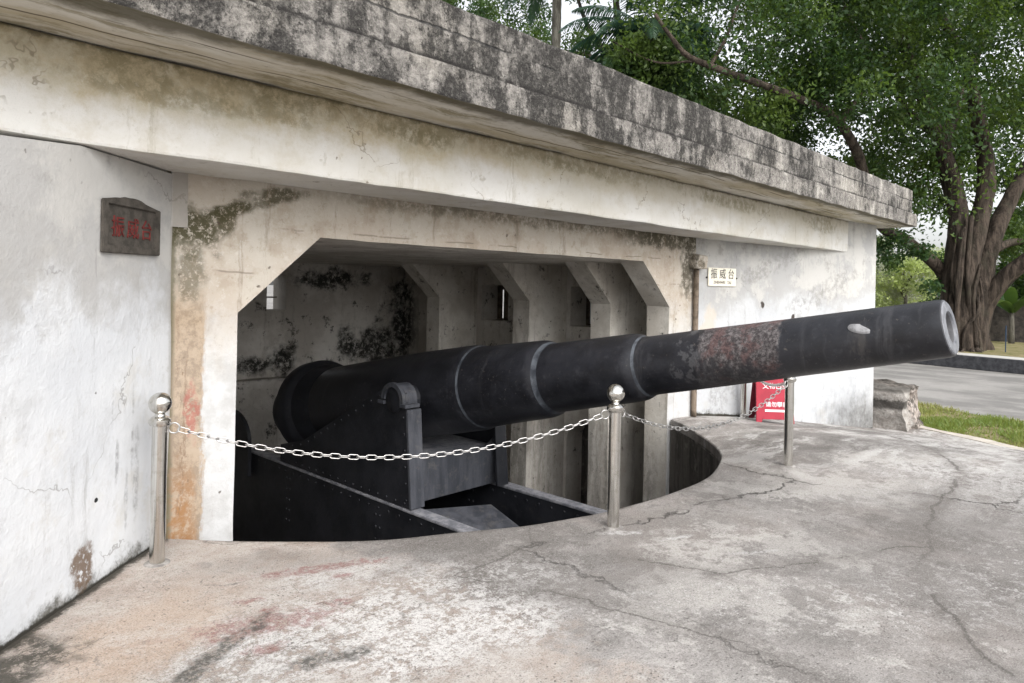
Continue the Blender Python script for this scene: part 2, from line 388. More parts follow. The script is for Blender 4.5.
def mat_fascia():
    a = NT('blackened_concrete', .95, .1); X = a.xyz()
    big = a.noise(.7, 6, .68); fine = a.noise(20, 8, .8); g = a.noise(2.0, 8, .75, off=2); g2 = a.noise(6, 8, .8, off=6)
    st = a.streak(7, .28, .22); lf = a.ss(X[0], 10, 0)
    col = a.mix(a.ss(fine, .36, .62), (.15, .142, .132), (.34, .32, .295))
    col = a.mix(a.mul(a.ss(big, .48, .60), .5), col, (.36, .335, .295))
    up_ = a.mul(a.ss(X[2], 3.05, 3.12), .02)
    k = a.add(a.add(a.mul(g, .58), a.mul(g2, .20)), a.add(a.add(a.mul(st, .34), up_), a.mul(lf, .055)))
    col = a.mix(a.mul(a.ss(k, .565, .645), a.ss(fine, .30, .54), .92), col, (.027, .026, .025))
    col = a.mix(a.mul(a.ss(k, .55, .485), a.ss(a.noise(9, 8, .8, off=4), .36, .5), .75), col, (.50, .475, .43))
    col = a.mix(a.mul(a.ss(a.noise(38, 6, .85, off=7), .57, .68), .5), col, (.46, .44, .40))
    col = a.mix(a.mul(a.ss(a.noise(60, 5, .85, off=3), .50, .60), a.ss(g, .38, .52), .85), col, (.025, .024, .023))
    sp = a.vor(24, vec=a.warp(.1, 8)); col = a.mix(a.mul(a.ss(sp, .22, .08), a.ss(a.noise(5, 4, off=2), .46, .58), .85), col, (.02, .02, .02))
    # uneven dark band at the step between the courses and along a shutter joint
    h = a.add(X[2], a.mul(a.math('SUBTRACT', fine, .5), .05))
    col = a.mix(a.mul(a.band(h, 3.065, 3.11, .015), a.ss(g2, .36, .5), .85), col, (.03, .028, .027))
    j = a.math('ABSOLUTE', a.math('SUBTRACT', a.add(h, a.mul(a.noise(.8, 4), .03)), 3.315)); jm = a.mul(a.ss(j, .011, .003), a.ss(big, .42, .52))
    col = a.mix(a.mul(jm, .8), col, (.04, .04, .04))
    b = a.add(a.mul(fine, 1.2), a.mul(a.noise(5, 7, .78), 1.5)); b = a.add(b, a.mul(jm, -.8))
    return a.finish(col, b, .95, .022)

def mat_interior():
    a = NT('damp_interior_render', .93, .12); X = a.xyz()
    big = a.noise(1.0, 6, .65); med = a.noise(3.0, 8, .75, off=2); mott = a.noise(10, 7, .8, off=3)
    col = a.mix(a.ss(big, .38, .62), (.47, .44, .40), (.66, .635, .595))
    st = a.streak(7, .35, .15); col = a.mix(a.mul(a.ss(st, .54, .68), .55), col, (.27, .245, .21))
    col = a.mix(a.mul(a.ss(mott, .54, .66), .45), col, (.28, .255, .22))
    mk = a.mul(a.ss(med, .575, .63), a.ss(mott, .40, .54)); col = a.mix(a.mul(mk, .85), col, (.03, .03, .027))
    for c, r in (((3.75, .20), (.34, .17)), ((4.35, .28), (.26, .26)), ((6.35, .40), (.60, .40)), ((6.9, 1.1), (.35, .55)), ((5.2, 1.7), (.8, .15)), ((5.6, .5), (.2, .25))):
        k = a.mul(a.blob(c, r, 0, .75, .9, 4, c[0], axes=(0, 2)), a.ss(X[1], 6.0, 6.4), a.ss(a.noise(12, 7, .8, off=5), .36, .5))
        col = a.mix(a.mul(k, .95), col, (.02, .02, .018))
    col = a.mix(a.mul(a.ss(a.noise(2.2, 7, .72, off=9), .54, .66), .5), col, (.72, .70, .66))
    return a.finish(col, a.add(a.mul(a.noise(15, 7, .75), .8), a.noise(4, 6, .65)), .6, .016)

def mat_pier_inside():
    a = NT('board_marked_concrete', .93, .15); X = a.xyz(); mott = a.noise(11, 7, .8, off=3)
    col = a.mix(a.ss(a.noise(1.6, 6, .65), .36, .62), (.52, .485, .43), (.70, .67, .615))
    st = a.streak(5, .35, .16); col = a.mix(a.mul(a.ss(st, .52, .68), .5), col, (.22, .19, .155))
    col = a.mix(a.mul(a.ss(mott, .55, .65), .45), col, (.30, .265, .215))
    col = a.mix(a.mul(a.ss(a.noise(5, 8, .78, off=4), .575, .65), a.ss(mott, .40, .52), .85), col, (.045, .043, .038))
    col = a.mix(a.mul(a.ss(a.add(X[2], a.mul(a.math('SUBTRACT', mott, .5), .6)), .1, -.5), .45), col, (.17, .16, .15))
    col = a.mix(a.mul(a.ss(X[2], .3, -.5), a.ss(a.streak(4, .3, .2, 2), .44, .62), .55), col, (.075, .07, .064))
    sp = a.vor(7, vec=a.warp(.1, 5)); col = a.mix(a.mul(a.ss(sp, .12, .05), a.ss(a.noise(2.5, 3, off=4), .48, .58), .8), col, (.05, .045, .04))
    return a.finish(col, a.add(a.noise(14, 7, .75), a.mul(st, .9)), .55, .014)

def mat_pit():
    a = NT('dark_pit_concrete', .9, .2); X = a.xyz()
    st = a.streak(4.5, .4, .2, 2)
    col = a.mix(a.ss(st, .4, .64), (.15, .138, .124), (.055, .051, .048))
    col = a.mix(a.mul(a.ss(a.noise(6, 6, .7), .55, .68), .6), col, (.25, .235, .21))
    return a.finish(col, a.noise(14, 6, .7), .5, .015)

SEAM_FAR = [tuple(on_z(x, y, -.3)[:2]) for x, y in ((880, 428), (925, 462), (962, 505), (932, 550))] + [tuple(on_z(x, y, -.1)[:2]) for x, y in ((922, 600), (965, 655), (1010, 700))]
SEAM_NEAR = [tuple(on_z(x, y, 0)[:2]) for x, y in ((525, 517), (532, 545), (455, 577), (545, 592), (640, 614), (770, 655), (860, 700))]
SEAM_MID = [tuple(on_z(x, y, 0)[:2]) for x, y in ((640, 560), (720, 575), (830, 560), (930, 545))]
def mat_platform():
    a = NT('worn_platform_concrete', .94, .15); X = a.xyz()
    big = a.noise(.55, 6, .62); med = a.noise(2.1, 8, .72, off=1); fine = a.noise(46, 5, .8); grit = a.noise(130, 3, .75)
    crumb = a.noise(10, 8, .82, off=5); crumb2 = a.noise(24, 7, .82, off=15)
    col = a.mix(a.ss(a.add(a.mul(med, .55), a.mul(crumb, .45)), .38, .62), (.20, .188, .178), (.345, .325, .31))
    col = a.mix(a.mul(a.ss(big, .46, .60), .5), col, (.25, .22, .20))
    col = a.mix(a.mul(a.ss(a.noise(1.3, 7, .7, off=31), .52, .60), .40), col, (.335, .32, .305))
    pw_ = a.add(a.mul(a.noise(.75, 7, .68, off=41), .72), a.mul(crumb, .28))
    col = a.mix(a.mul(a.ss(pw_, .51, .55), .7), col, (.465, .445, .42))
    col = a.mix(a.mul(a.ss(pw_, .46, .42), .6), col, (.15, .138, .128))
    # beige skim by the left wall, edge broken
    xx = a.add(a.add(X[0], a.mul(a.math('SUBTRACT', a.noise(1.6, 7, .7, off=3), .5), 1.5)), a.mul(a.math('SUBTRACT', crumb, .5), .5))
    beige = a.ss(xx, .95, .70)
    col = a.mix(a.mul(beige, .9), col, a.mix(a.ss(a.add(a.mul(med, .5), a.mul(crumb, .5)), .40, .60), (.345, .288, .248), (.44, .40, .365)))
    col = a.mix(a.mul(a.blob((-.55, -1.2), (.45, .30), .7, .5, .8, 3, 2), .55), col, (.40, .30, .225))
    # broken white scale with a darker rim where it lifts
    for c, r, g, k, th in (((.30, -1.95), (.85, .42), -.45, .9, .475), ((.95, -1.85), (.5, .25), -.5, .8, .50), ((-.25, -1.75), (.35, .25), -.4, .6, .50), ((1.7, -2.75), (.75, .25), -.6, .6, .54),
                           ((.62, -1.3), (.45, .18), -.5, .5, .46), ((6.3, -4.0), (1.7, .8), -.4, .85, .48), ((8.2, -2.7), (1.7, .9), -.3, .85, .48), ((10.2, -2.0), (1.6, .8), -.3, .75, .49),
                           ((3.9, -4.2), (1.1, .5), -.5, .55, .54), ((5.2, -3.3), (1.3, .35), -.45, .4, .54), ((7.9, -.7), (1.2, .35), -.2, .5, .47), ((2.6, -3.7), (.8, .3), -.5, .5, .52)):
        bl = a.blob(c, r, g, .6, 1.2, 2.6, c[0]*1.7); cm = a.add(a.mul(crumb, .62), a.mul(crumb2, .38))
        col = a.mix(a.mul(bl, a.ss(cm, th-.055, th-.02), .35), col, (.13, .12, .112))
        col = a.mix(a.mul(bl, a.ss(cm, th-.02, th+.035), k), col, a.mix(a.ss(fine, .38, .58), (.46, .445, .43), (.66, .645, .63)))
    # damp / lichen darkening with its own outlines
    for c, r, g, k in (((5.0, -1.75), (1.2, .42), .15, .6), ((6.3, -1.7), (1.8, .45), -.25, .6), ((9.0, -1.3), (2.2, .45), -.22, .65), ((1.25, -1.35), (.40, .2), -.5, .45), ((7.2, -2.6), (1.3, .5), -.4, .5),
                       ((1.5, -2.2), (.6, .3), -.6, .45), ((4.6, -3.6), (.9, .5), -.5, .5), ((6.8, -1.0), (.35, .2), -.9, .6), ((5.9, -1.25), (.35, .22), .4, .5), ((2.6, -2.1), (.7, .25), -.3, .3), ((.3, -.85), (.5, .15), -.5, .3)):
        m = a.mul(a.blob(c, r, g, .6, 1.2, 2.2, c[0]*.9+2), a.ss(a.add(a.mul(med, .5), a.mul(crumb, .5)), .36, .56))
        col = a.mix(a.mul(m, k), col, (.095, .087, .08))
    # trowel sweeps on the far apron
    sw = a.noise(1, 7, .72, vec=a.scaled((.8, 4.0, 1), rot=(0, 0, .3), vec=a.warp(.5, 1.1)))
    col = a.mix(a.mul(a.ss(sw, .50, .60), a.ss(X[0], 3.5, 6.5), .75), col, (.50, .49, .475))
    col = a.mix(a.mul(a.ss(sw, .46, .36), a.ss(X[0], 4.0, 7), .65), col, (.105, .096, .09))
    # ring and arc marks in the old skim
    rv = a.vor(2.3, vec=a.warp(.35, 2.5)); ring = a.math('ABSOLUTE', a.math('SUBTRACT', rv, .27))
    col = a.mix(a.mul(a.ss(ring, .030, .006), beige, a.ss(a.noise(2.4, 4, off=2), .49, .57), a.ss(crumb, .40, .55), .65), col, (.10, .09, .082))
    col = a.mix(a.mul(a.ss(rv, .22, .16), beige, a.ss(a.noise(1.9, 4, off=26), .52, .60), .55), col, (.21, .195, .185))
    # red paint drips
    for c, r in (((-.1, -1.5), (.30, .10)), ((.45, -1.1), (.35, .05)), ((-.05, -1.22), (.07, .03)), ((.30, -1.55), (.08, .04)), ((.48, -1.27), (.06, .03)), ((-.2, -1.72), (.09, .04)), ((-.02, -1.38), (.05, .025))):
        col = a.mix(a.mul(a.blob(c, r, -.4, .8, .9, 13, c[0]*5), a.ss(crumb2, .40, .55), .75), col, (.22, .10, .09))
    for c, r, g in (((2.43, -2.28), (.10, .022), .15), ((2.55, -2.75), (.13, .022), -.1), ((2.2, -1.95), (.14, .04), -.2)):
        col = a.mix(a.mul(a.blob(c, r, g-.5, .9, .9, 14, c[1]*3), a.ss(crumb2, .40, .52), .8), col, (.50, .49, .48))
    # hairline cracks, crumbled here and there
    wv = a.scaled((1, 1, 0), vec=a.warp(.55, 2.0))
    cr = a.vor(.33, vec=wv, feat='DISTANCE_TO_EDGE'); cre = a.add(cr, a.mul(a.math('SUBTRACT', crumb2, .5), .012))
    crm = a.mul(a.ss(cre, .0045, .001), a.ss(a.noise(.9, 4, off=8), .46, .52), a.ss(X[0], .4, 2.2))
    col = a.mix(a.mul(crm, .75), col, (.055, .05, .045))
    col = a.mix(a.mul(a.ss(a.add(cr, a.mul(a.math('SUBTRACT', crumb, .5), .12)), .05, .0), a.ss(a.noise(1.7, 4, off=3), .48, .6), .40), col, (.13, .12, .112))
    cr2 = a.vor(1.7, vec=wv, feat='DISTANCE_TO_EDGE')
    cr2m = a.mul(a.ss(cr2, .008, .002), beige, a.ss(a.noise(1.8, 3, off=2), .50, .56)); col = a.mix(a.mul(cr2m, .6), col, (.11, .095, .08))
    # patched pours: tone changes along a wandering seam
    sm = a.vor(.21, vec=a.scaled((1, 1, 0), vec=a.warp(.8, 1.3)), out='Color'); q = a.n('ShaderNodeSeparateColor'); a.l(sm, q.inputs[0])
    col = a.mix(a.mul(a.ss(q.outputs[0], .35, .6), a.ss(X[0], .6, 1.4), .22), col, (.13, .12, .115))
    wx = a.n('ShaderNodeSeparateXYZ'); a.l(a.warp(.22, 3.2, 3), wx.inputs[0])
    def seam(pts):
        d = None
        for (x0, y0), (x1, y1) in zip(pts, pts[1:]):
            x0, y0, x1, y1 = x0+.11, y0+.11, x1+.11, y1+.11; L = math.hypot(x1-x0, y1-y0); ux_, uy_ = (x1-x0)/L, (y1-y0)/L
            px_, py_ = a.math('SUBTRACT', wx.outputs[0], x0), a.math('SUBTRACT', wx.outputs[1], y0)
            t = a.math('MINIMUM', a.mx(a.add(a.mul(px_, ux_), a.mul(py_, uy_)), 0.), L)
            ex, ey = a.math('SUBTRACT', px_, a.mul(t, ux_)), a.math('SUBTRACT', py_, a.mul(t, uy_))
            q_ = a.math('SQRT', a.add(a.mul(ex, ex), a.mul(ey, ey))); d = q_ if d is None else a.math('MINIMUM', d, q_)
        return d
    for pts, wdt in ((SEAM_FAR, .022), (SEAM_NEAR, .012), (SEAM_MID, .014)):
        d = a.add(seam(pts), a.mul(a.math('SUBTRACT', crumb2, .5), wdt*1.6))
        col = a.mix(a.mul(a.ss(d, wdt, wdt*.3), a.ss(a.noise(1.6, 4, off=pts[0][0]), .38, .5), .75), col, (.075, .068, .062))
        col = a.mix(a.mul(a.ss(a.add(d, a.mul(a.math('SUBTRACT', crumb, .5), .3)), .16, .02), .40), col, (.14, .128, .118))
    # pits and grains
    pit = a.vor(32, vec=a.warp(.05, 12)); pm = a.mul(a.ss(pit, .22, .08), a.ss(a.noise(3.2, 6, .75, off=6), .44, .58))
    col = a.mix(a.mul(pm, .75), col, (.06, .055, .05))
    col = a.mix(a.mul(a.ss(fine, .54, .70), .38), col, (.44, .425, .41))
    col = a.mix(a.mul(a.ss(fine, .45, .33), .38), col, (.12, .112, .105))
    col = a.mix(a.mul(a.ss(grit, .48, .34), .6), col, (.075, .07, .065)); col = a.mix(a.mul(a.ss(grit, .56, .68), .5), col, (.50, .485, .47))
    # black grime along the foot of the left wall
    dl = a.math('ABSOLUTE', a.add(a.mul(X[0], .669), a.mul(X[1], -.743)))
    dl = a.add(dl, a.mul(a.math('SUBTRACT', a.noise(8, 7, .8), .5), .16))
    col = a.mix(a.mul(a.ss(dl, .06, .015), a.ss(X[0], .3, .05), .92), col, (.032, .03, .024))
    col = a.mix(a.mul(a.blob((-1.0, -1.12), (.24, .16), .7, .7, .9, 6, 5), a.ss(crumb, .38, .52), .9), col, (.045, .042, .034))
    for c, r, g in (((-.45, -1.66), (.38, .05), .55), ((.0, -2.0), (.16, .05), -.4)):
        col = a.mix(a.mul(a.blob(c, r, g, .9, 1.0, 8, c[1]), a.ss(crumb, .42, .54), .85), col, (.05, .046, .038))
    b = a.add(a.mul(fine, .7), a.mul(crumb, 1.1)); b = a.add(b, a.mul(grit, .35)); b = a.add(b, a.mul(crm, -1.6)); b = a.add(b, a.mul(med, 1.6)); b = a.add(b, a.mul(pm, -.5))
    return a.finish(col, b, .75, .016)

def mat_gun():
    a = NT('black_gun_paint', .45, .5); X = a.xyz()
    fine = a.noise(26, 7, .8); med = a.noise(3, 7, .7); mott = a.noise(9, 8, .8, off=9)
    col = a.mix(a.ss(med, .36, .64), (.008, .0085, .011), (.018, .019, .024))
    col = a.mix(a.mul(a.ss(mott, .54, .66), .55), col, (.040, .041, .047))
    # dusty runs round the barrel and small chips through the layers
    dr_ = a.noise(1, 6, .7, vec=a.scaled((2, 9, .5), vec=a.warp(.1, 3))); col = a.mix(a.mul(a.ss(dr_, .55, .70), .5), col, (.055, .055, .06))
    chip = a.mul(a.ss(a.noise(20, 6, .8, off=12), .62, .65), a.ss(a.noise(1.6, 4, off=13), .46, .58)); col = a.mix(a.mul(chip, .75), col, (.10, .085, .075))
    col = a.mix(a.mul(a.ss(a.noise(55, 5, .75, off=2), .63, .69), .6), col, (.12, .10, .085))
    yn = a.add(a.add(X[1], a.mul(a.math('SUBTRACT', a.noise(7, 6, .75, off=2), .5), .26)), a.mul(a.math('SUBTRACT', fine, .5), .07))
    bnd = a.band(yn, -2.57, -1.95, .02)
    fl = a.noise(28, 7, .82, off=4); fl2 = a.noise(13, 6, .75, vec=a.scaled((1, 1, .35)), off=5)
    scab = a.mix(a.ss(fl, .42, .64), (.026, .021, .022), (.17, .155, .155))
    scab = a.mix(a.mul(a.ss(a.noise(6, 5, .7, off=1), .49, .60), a.ss(fl, .36, .56), .6), scab, (.095, .034, .030))
    drip = a.ss(a.add(X[2], a.mul(a.math('SUBTRACT', fl2, .5), .7)), 1.02, 1.18)
    col = a.mix(a.mul(bnd, a.add(a.mul(drip, .75), .2)), col, scab)
    b2 = a.mul(a.band(yn, -1.98, -1.70, .05), a.ss(a.noise(7, 6, .75, off=7), .53, .6)); col = a.mix(a.mul(b2, .5), col, (.10, .10, .105))
    dr = a.mul(a.blob((-3.12, 1.22), (.06, .22), 0, .7, 1.0, 14, 3, axes=(1, 2)), a.ss(fl2, .44, .60)); col = a.mix(a.mul(dr, .3), col, (.11, .10, .09))
    rgh = a.add(a.add(a.add(a.mul(med, .2), a.mul(mott, .25)), .16), a.mul(bnd, .35))
    b = a.add(a.mul(fine, .5), a.mul(a.mul(bnd, fl), 2.4)); b = a.add(b, a.mul(a.noise(2.2, 5), .8)); b = a.add(b, a.mul(mott, .6)); b = a.add(b, a.mul(chip, -.6))
    return a.finish(col, b, .45, .007, rgh)

def mat_carriage():
    a = NT('carriage_steel_paint', .5, .45); mott = a.noise(9, 7, .8, off=9)
    col = a.mix(a.ss(a.noise(2.5, 6, .68), .36, .64), (.008, .009, .012), (.02, .021, .026))
    col = a.mix(a.mul(a.ss(mott, .55, .66), .45), col, (.04, .038, .037))
    col = a.mix(a.mul(a.ss(a.noise(30, 6, .8), .60, .68), .5), col, (.085, .07, .058))
    return a.finish(col, a.add(a.noise(20, 6, .75), mott), .25, .006, a.add(a.mul(mott, .4), .28))

def mat_grey_steel():  # carriage steel lightened for faces that look lit, with dust and rust flecks
    a = NT('lit_dusty_steel', .5, .45); mott = a.noise(9, 7, .8, off=9)
    col = a.mix(a.ss(a.noise(2.2, 6, .68, vec=a.scaled((4, 4, .7))), .36, .64), (.032, .035, .043), (.065, .068, .08))
    col = a.mix(a.mul(a.ss(mott, .52, .66), .5), col, (.11, .105, .10))
    col = a.mix(a.mul(a.ss(a.noise(28, 6, .8), .60, .68), .5), col, (.12, .085, .06))
    return a.finish(col, a.add(a.noise(20, 6, .75), mott), .25, .006)

def mat_rail():
    a = NT('worn_rail_steel', .5, .5); mott = a.noise(9, 7, .8, off=9)
    col = a.mix(a.ss(mott, .38, .62), (.13, .135, .155), (.30, .30, .32))
    return a.finish(col, a.add(a.noise(20, 6, .75), mott), .25, .006)

def mat_steel():
    a = NT('brushed_stainless_steel', .28, .5, 1.0).obj_coords()
    n = a.noise(1, 4, .6, vec=a.scaled((60, 60, 2.5)))
    col = a.mix(a.ss(n, .35, .65), (.58, .565, .53), (.72, .71, .68))
    sm = a.noise(9, 5, .65)
    col = a.mix(a.mul(a.ss(sm, .52, .68), .5), col, (.38, .35, .28))
    return a.finish(col, a.mul(n, .3), .1, .002, a.add(a.mul(sm, .22), .08))
def mat_chain():
    a = NT('galvanised_chain', .35, .5, .85).obj_coords()
    return a.finish(a.mix(a.noise(40, 3), (.34, .335, .33), (.50, .49, .48)))
def mat_simple(name, c1, c2, scale, rough=.85, bump=.3, det=5, metal=0, spec=.3, dist=.01):
    a = NT(name, rough, spec, metal)
    return a.finish(a.mix(a.ss(a.noise(scale, det, .65), .35, .65), c1, c2), a.noise(scale*3, 5, .7), bump, dist)
def mat_leaf(name, c1, c2, c3, trans=.45, rough=.45):
    a = NT(name, rough, .35); r = a.geo.outputs['Random Per Island']
    col = a.mix(r, c1, c2); col = a.mix(a.mul(a.ss(a.noise(.35, 3, .6), .48, .62), .7), col, c3)
    a.finish(col); t = a.n('ShaderNodeBsdfTranslucent'); a.l(a.mix(.5, col, (c3[0]*1.2, c3[1]*1.25, c3[2]*.6)), t.inputs[0])
    m = a.n('ShaderNodeMixShader'); m.inputs[0].default_value = trans
    a.l(a.b.outputs[0], m.inputs[1]); a.l(t.outputs[0], m.inputs[2]); a.l(m.outputs[0], a.out.inputs[0])
    return a.m
def mat_bark(name, c1, c2, c3):
    a = NT(name, .9, .2); st = a.noise(1, 6, .7, vec=a.scaled((5, 5, .9)))
    col = a.mix(a.ss(st, .38, .62), c1, c2); col = a.mix(a.mul(a.ss(a.noise(1.2, 5, .65), .52, .66), .6), col, c3)
    return a.finish(col, a.add(st, a.mul(a.noise(9, 6, .75), .8)), 1, .09)
def mat_asphalt():
    a = NT('grey_road_surface', .92, .2)
    col = a.mix(a.ss(a.noise(.8, 6, .65, vec=a.scaled((1, .5, 1))), .38, .62), (.17, .165, .158), (.27, .26, .248))
    col = a.mix(a.mul(a.ss(a.noise(1, 6, .7, vec=a.scaled((.9, 1.6, 1), rot=(0, 0, .5), vec=a.warp(.6, .9))), .52, .66), .5), col, (.30, .29, .275))
    col = a.mix(a.mul(a.ss(a.noise(60, 3, .7), .5, .7), .4), col, (.09, .088, .085))
    return a.finish(col, a.noise(50, 4, .7), .4, .01)
def mat_soil():
    a = NT('turf_soil', .95, .1)
    col = a.mix(a.ss(a.noise(2.5, 6, .7), .4, .6), (.13, .13, .05), (.24, .20, .12))
    return a.finish(col, a.noise(20, 6, .7), .8, .03)
def mat_rubble():
    a = NT('crumbling_rubble_stone', .95, .1); X = a.xyz()
    n = a.noise(3.5, 7, .75); col = a.mix(a.ss(n, .38, .60), (.055, .05, .043), (.36, .31, .28))
    col = a.mix(a.mul(a.ss(a.noise(8, 6, .75, off=2), .5, .6), .7), col, (.56, .50, .46))
    col = a.mix(a.mul(a.ss(a.noise(5, 6, .75, off=5), .56, .64), .8), col, (.03, .03, .026))
    e = a.add(X[0], a.mul(a.math('SUBTRACT', a.noise(6, 6, .75, off=7), .5), .5)); m2 = a.noise(10, 7, .8, off=9)
    pl = a.ss(e, 12.12, 12.0); col = a.mix(a.mul(pl, .9), col, a.mix(a.ss(m2, .42, .58), (.27, .25, .23), (.42, .40, .375)))
    bd = a.band(a.add(X[2], a.mul(a.math('SUBTRACT', m2, .5), .2)), -.36, -.20, .03); col = a.mix(a.mul(bd, pl, .85), col, (.045, .042, .038))
    tp = a.ss(a.add(X[2], a.mul(a.math('SUBTRACT', m2, .5), .1)), -.09, -.03); col = a.mix(a.mul(tp, .75), col, (.06, .056, .05))
    return a.finish(col, a.add(n, a.mul(a.noise(18, 6, .75), .6)), 1, .05)

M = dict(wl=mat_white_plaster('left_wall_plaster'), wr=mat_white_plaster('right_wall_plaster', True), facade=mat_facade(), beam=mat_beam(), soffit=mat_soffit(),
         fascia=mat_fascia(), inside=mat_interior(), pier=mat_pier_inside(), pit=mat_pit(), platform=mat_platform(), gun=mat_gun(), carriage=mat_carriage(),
         grey=mat_grey_steel(), rail=mat_rail(), steel=mat_steel(), chain=mat_chain(), road=mat_asphalt(), soil=mat_soil(), rubble=mat_rubble(),
         boss=mat_simple('chalky_boss_paint', (.16, .16, .165), (.30, .30, .31), 20, .7, .4), shoulder=mat_simple('shoulder_highlight_paint', (.03, .034, .042), (.085, .095, .11), 9, .36, .2, spec=.5), bore=mat_simple('bore_steel', (.10, .10, .105), (.16, .16, .165), 8, .5), muzzle=mat_simple('worn_muzzle_steel', (.09, .094, .105), (.17, .175, .19), 14, .45, .2),
         slate=mat_simple('grey_slate', (.045, .04, .034), (.085, .075, .064), 14, .85, .5), redpaint=mat_simple('dull_red_paint', (.085, .014, .013), (.16, .028, .025), 25, .8),
         cream=mat_simple('cream_enamel', (.70, .66, .55), (.78, .74, .64), 12, .5, .1), ink=mat_simple('black_ink', (.03, .028, .025), (.06, .055, .05), 20, .7, .1),
         red=mat_simple('crimson_board', (.25, .008, .024), (.32, .012, .032), 6, .5, .1), redside=mat_simple('crimson_board_edge', (.10, .01, .02), (.16, .015, .03), 6, .6, .1), white=mat_simple('white_vinyl', (.78, .78, .78), (.85, .85, .85), 8, .5, .05),
         rust=mat_simple('rusty_pipe', (.075, .058, .042), (.19, .15, .115), 9, .9, .5), kerb=mat_simple('light_kerb_concrete', (.36, .33, .29), (.46, .42, .37), 5, .93, .5),
         cement=mat_simple('grey_mortar', (.15, .14, .132), (.30, .285, .27), 14, .93, .6), darkkerb=mat_simple('dark_granite_kerb', (.03, .031, .036), (.065, .066, .072), 7, .6, .3), paving=mat_simple('pale_paving', (.36, .35, .33), (.46, .45, .43), 3, .9, .3),
         oldwall=mat_simple('dark_mossy_masonry', (.022, .02, .018), (.065, .056, .048), 2.5, .95, .9, 7, dist=.05),
         bluepipe=mat_simple('blue_paint', (.015, .035, .075), (.025, .055, .10), 6, .5, .1), whitepipe=mat_simple('white_pipe_paint', (.5, .48, .44), (.6, .58, .54), 6, .5, .1),
         bark=mat_bark('banyan_bark', (.022, .017, .013), (.085, .066, .052), (.05, .046, .032)), bark2=mat_bark('dark_bark', (.035, .03, .026), (.09, .075, .062), (.05, .05, .038)),
         palmbark=mat_bark('palm_trunk_bark', (.06, .055, .045), (.17, .16, .135), (.10, .10, .08)),
         leaf=mat_leaf('banyan_leaf', (.012, .034, .014), (.042, .088, .024), (.11, .165, .028)), leaf2=mat_leaf('evergreen_leaf', (.018, .055, .024), (.05, .10, .03), (.10, .15, .03)),
         palmleaf=mat_leaf('palm_leaflet', (.014, .045, .032), (.035, .08, .05), (.05, .10, .05), .3), pale=mat_leaf('hazed_sunlit_leaf', (.28, .34, .16), (.40, .44, .26), (.42, .50, .18), .5),
         palegrey=mat_leaf('hazed_grey_green_leaf', (.30, .32, .27), (.44, .45, .40), (.38, .42, .28), .5),
         grass=mat_leaf('grass_blade', (.09, .17, .03), (.20, .25, .06), (.34, .32, .13), .4), dryfrond=mat_leaf('dry_frond', (.30, .26, .20), (.40, .36, .30), (.36, .33, .28), .3))
def _pane():
    a = NT('overcast_glass', .1, .5); a.b.inputs['Transmission Weight'].default_value = .9; return a.finish((.9, .92, .94))

# ------------------------------------------------------------------ ground
def gh(x, y):
    t = max(0., x-6.2); g = max(-.73, -.16*t*t/(t+1.0))
    return g + .010*noise.noise(Vector((x*.7, y*.7, 1.3))) + .005*noise.noise(Vector((x*2.1, y*2.1, 4)))
def on_ground(px, py):
    z = 0.
    for _ in range(30):
        p = on_z(px, py, z); z = .5*z+.5*gh(p.x, p.y)
    return Vector((p.x, p.y, gh(p.x, p.y)))
RIM = [(-.02, .0), (.02, -.04), (.14, -.172), (.293, -.338), (.536, -.589), (.765, -.803), (1.017, -.991), (1.312, -1.141), (1.621, -1.298), (1.961, -1.45), (2.466, -1.593), (2.892, -1.66), (3.413, -1.704),
       (3.85, -1.675), (4.225, -1.593), (4.811, -1.353), (5.247, -1.025), (5.58, -.68), (5.88, -.33), (6.08, -.02)]
rim = [(p.x, p.y) for p in catmull([(x, y, 0) for x, y in RIM], 4)]
HOLE = rim + [(6.95, .15), (7.0, 6.7), (-.6, 6.7), (-.5, .1)]
OUTER = [(12.72, -.72), (12.45, -1.30), (11.6, -2.95), (10.2, -5.4), (8.0, -9), (5, -13), (-7, -13), (-9, -4), (-9, 10), (12.7, 10)]
PC = Vector((3.4, .9))
def ray_poly(poly, th):
    d = Vector((math.cos(th), math.sin(th))); best = None
    for (ax, ay), (bx, by) in zip(poly, poly[1:]+poly[:1]):
        a = Vector((ax, ay))-PC; e = Vector((bx-ax, by-ay)); den = d.x*e.y-d.y*e.x
        if abs(den) < 1e-9: continue
        t = (a.x*e.y-a.y*e.x)/den; u = (a.x*d.y-a.y*d.x)/den
        if t > 0 and -1e-6 <= u <= 1+1e-6 and (best is None or t > best): best = t
    return best
ths = sorted(set([2*math.pi*k/300 for k in range(300)] + [math.atan2(y-PC.y, x-PC.x) % (2*math.pi) for x, y in HOLE+OUTER]))
bm = bmesh.new(); rows = []
NR = 44
for th in ths:
    ri, ro = ray_poly(HOLE, th), ray_poly(OUTER, th); row = []
    for k in range(NR+1):
        f = (k/NR)**1.7; r = ri+(ro-ri)*f
        x, y = PC.x+r*math.cos(th), PC.y+r*math.sin(th)
        row.append(bm.verts.new((x, y, gh(x, y) - (.012 if k == 0 else 0))))
    x, y = row[0].co.x, row[0].co.y
    row.insert(0, bm.verts.new((x, y, row[0].co.z-.12)))
    x, y = row[-1].co.x, row[-1].co.y
    row.append(bm.verts.new((x, y, -1.3)))
    rows.append(row)
for i in range(len(rows)):
    A, B = rows[i], rows[(i+1) % len(rows)]
    for k in range(len(A)-1): bm.faces.new([A[k], B[k], B[k+1], A[k+1]])
struct(obj('concrete_platform', bm, M['platform'], smooth=40))

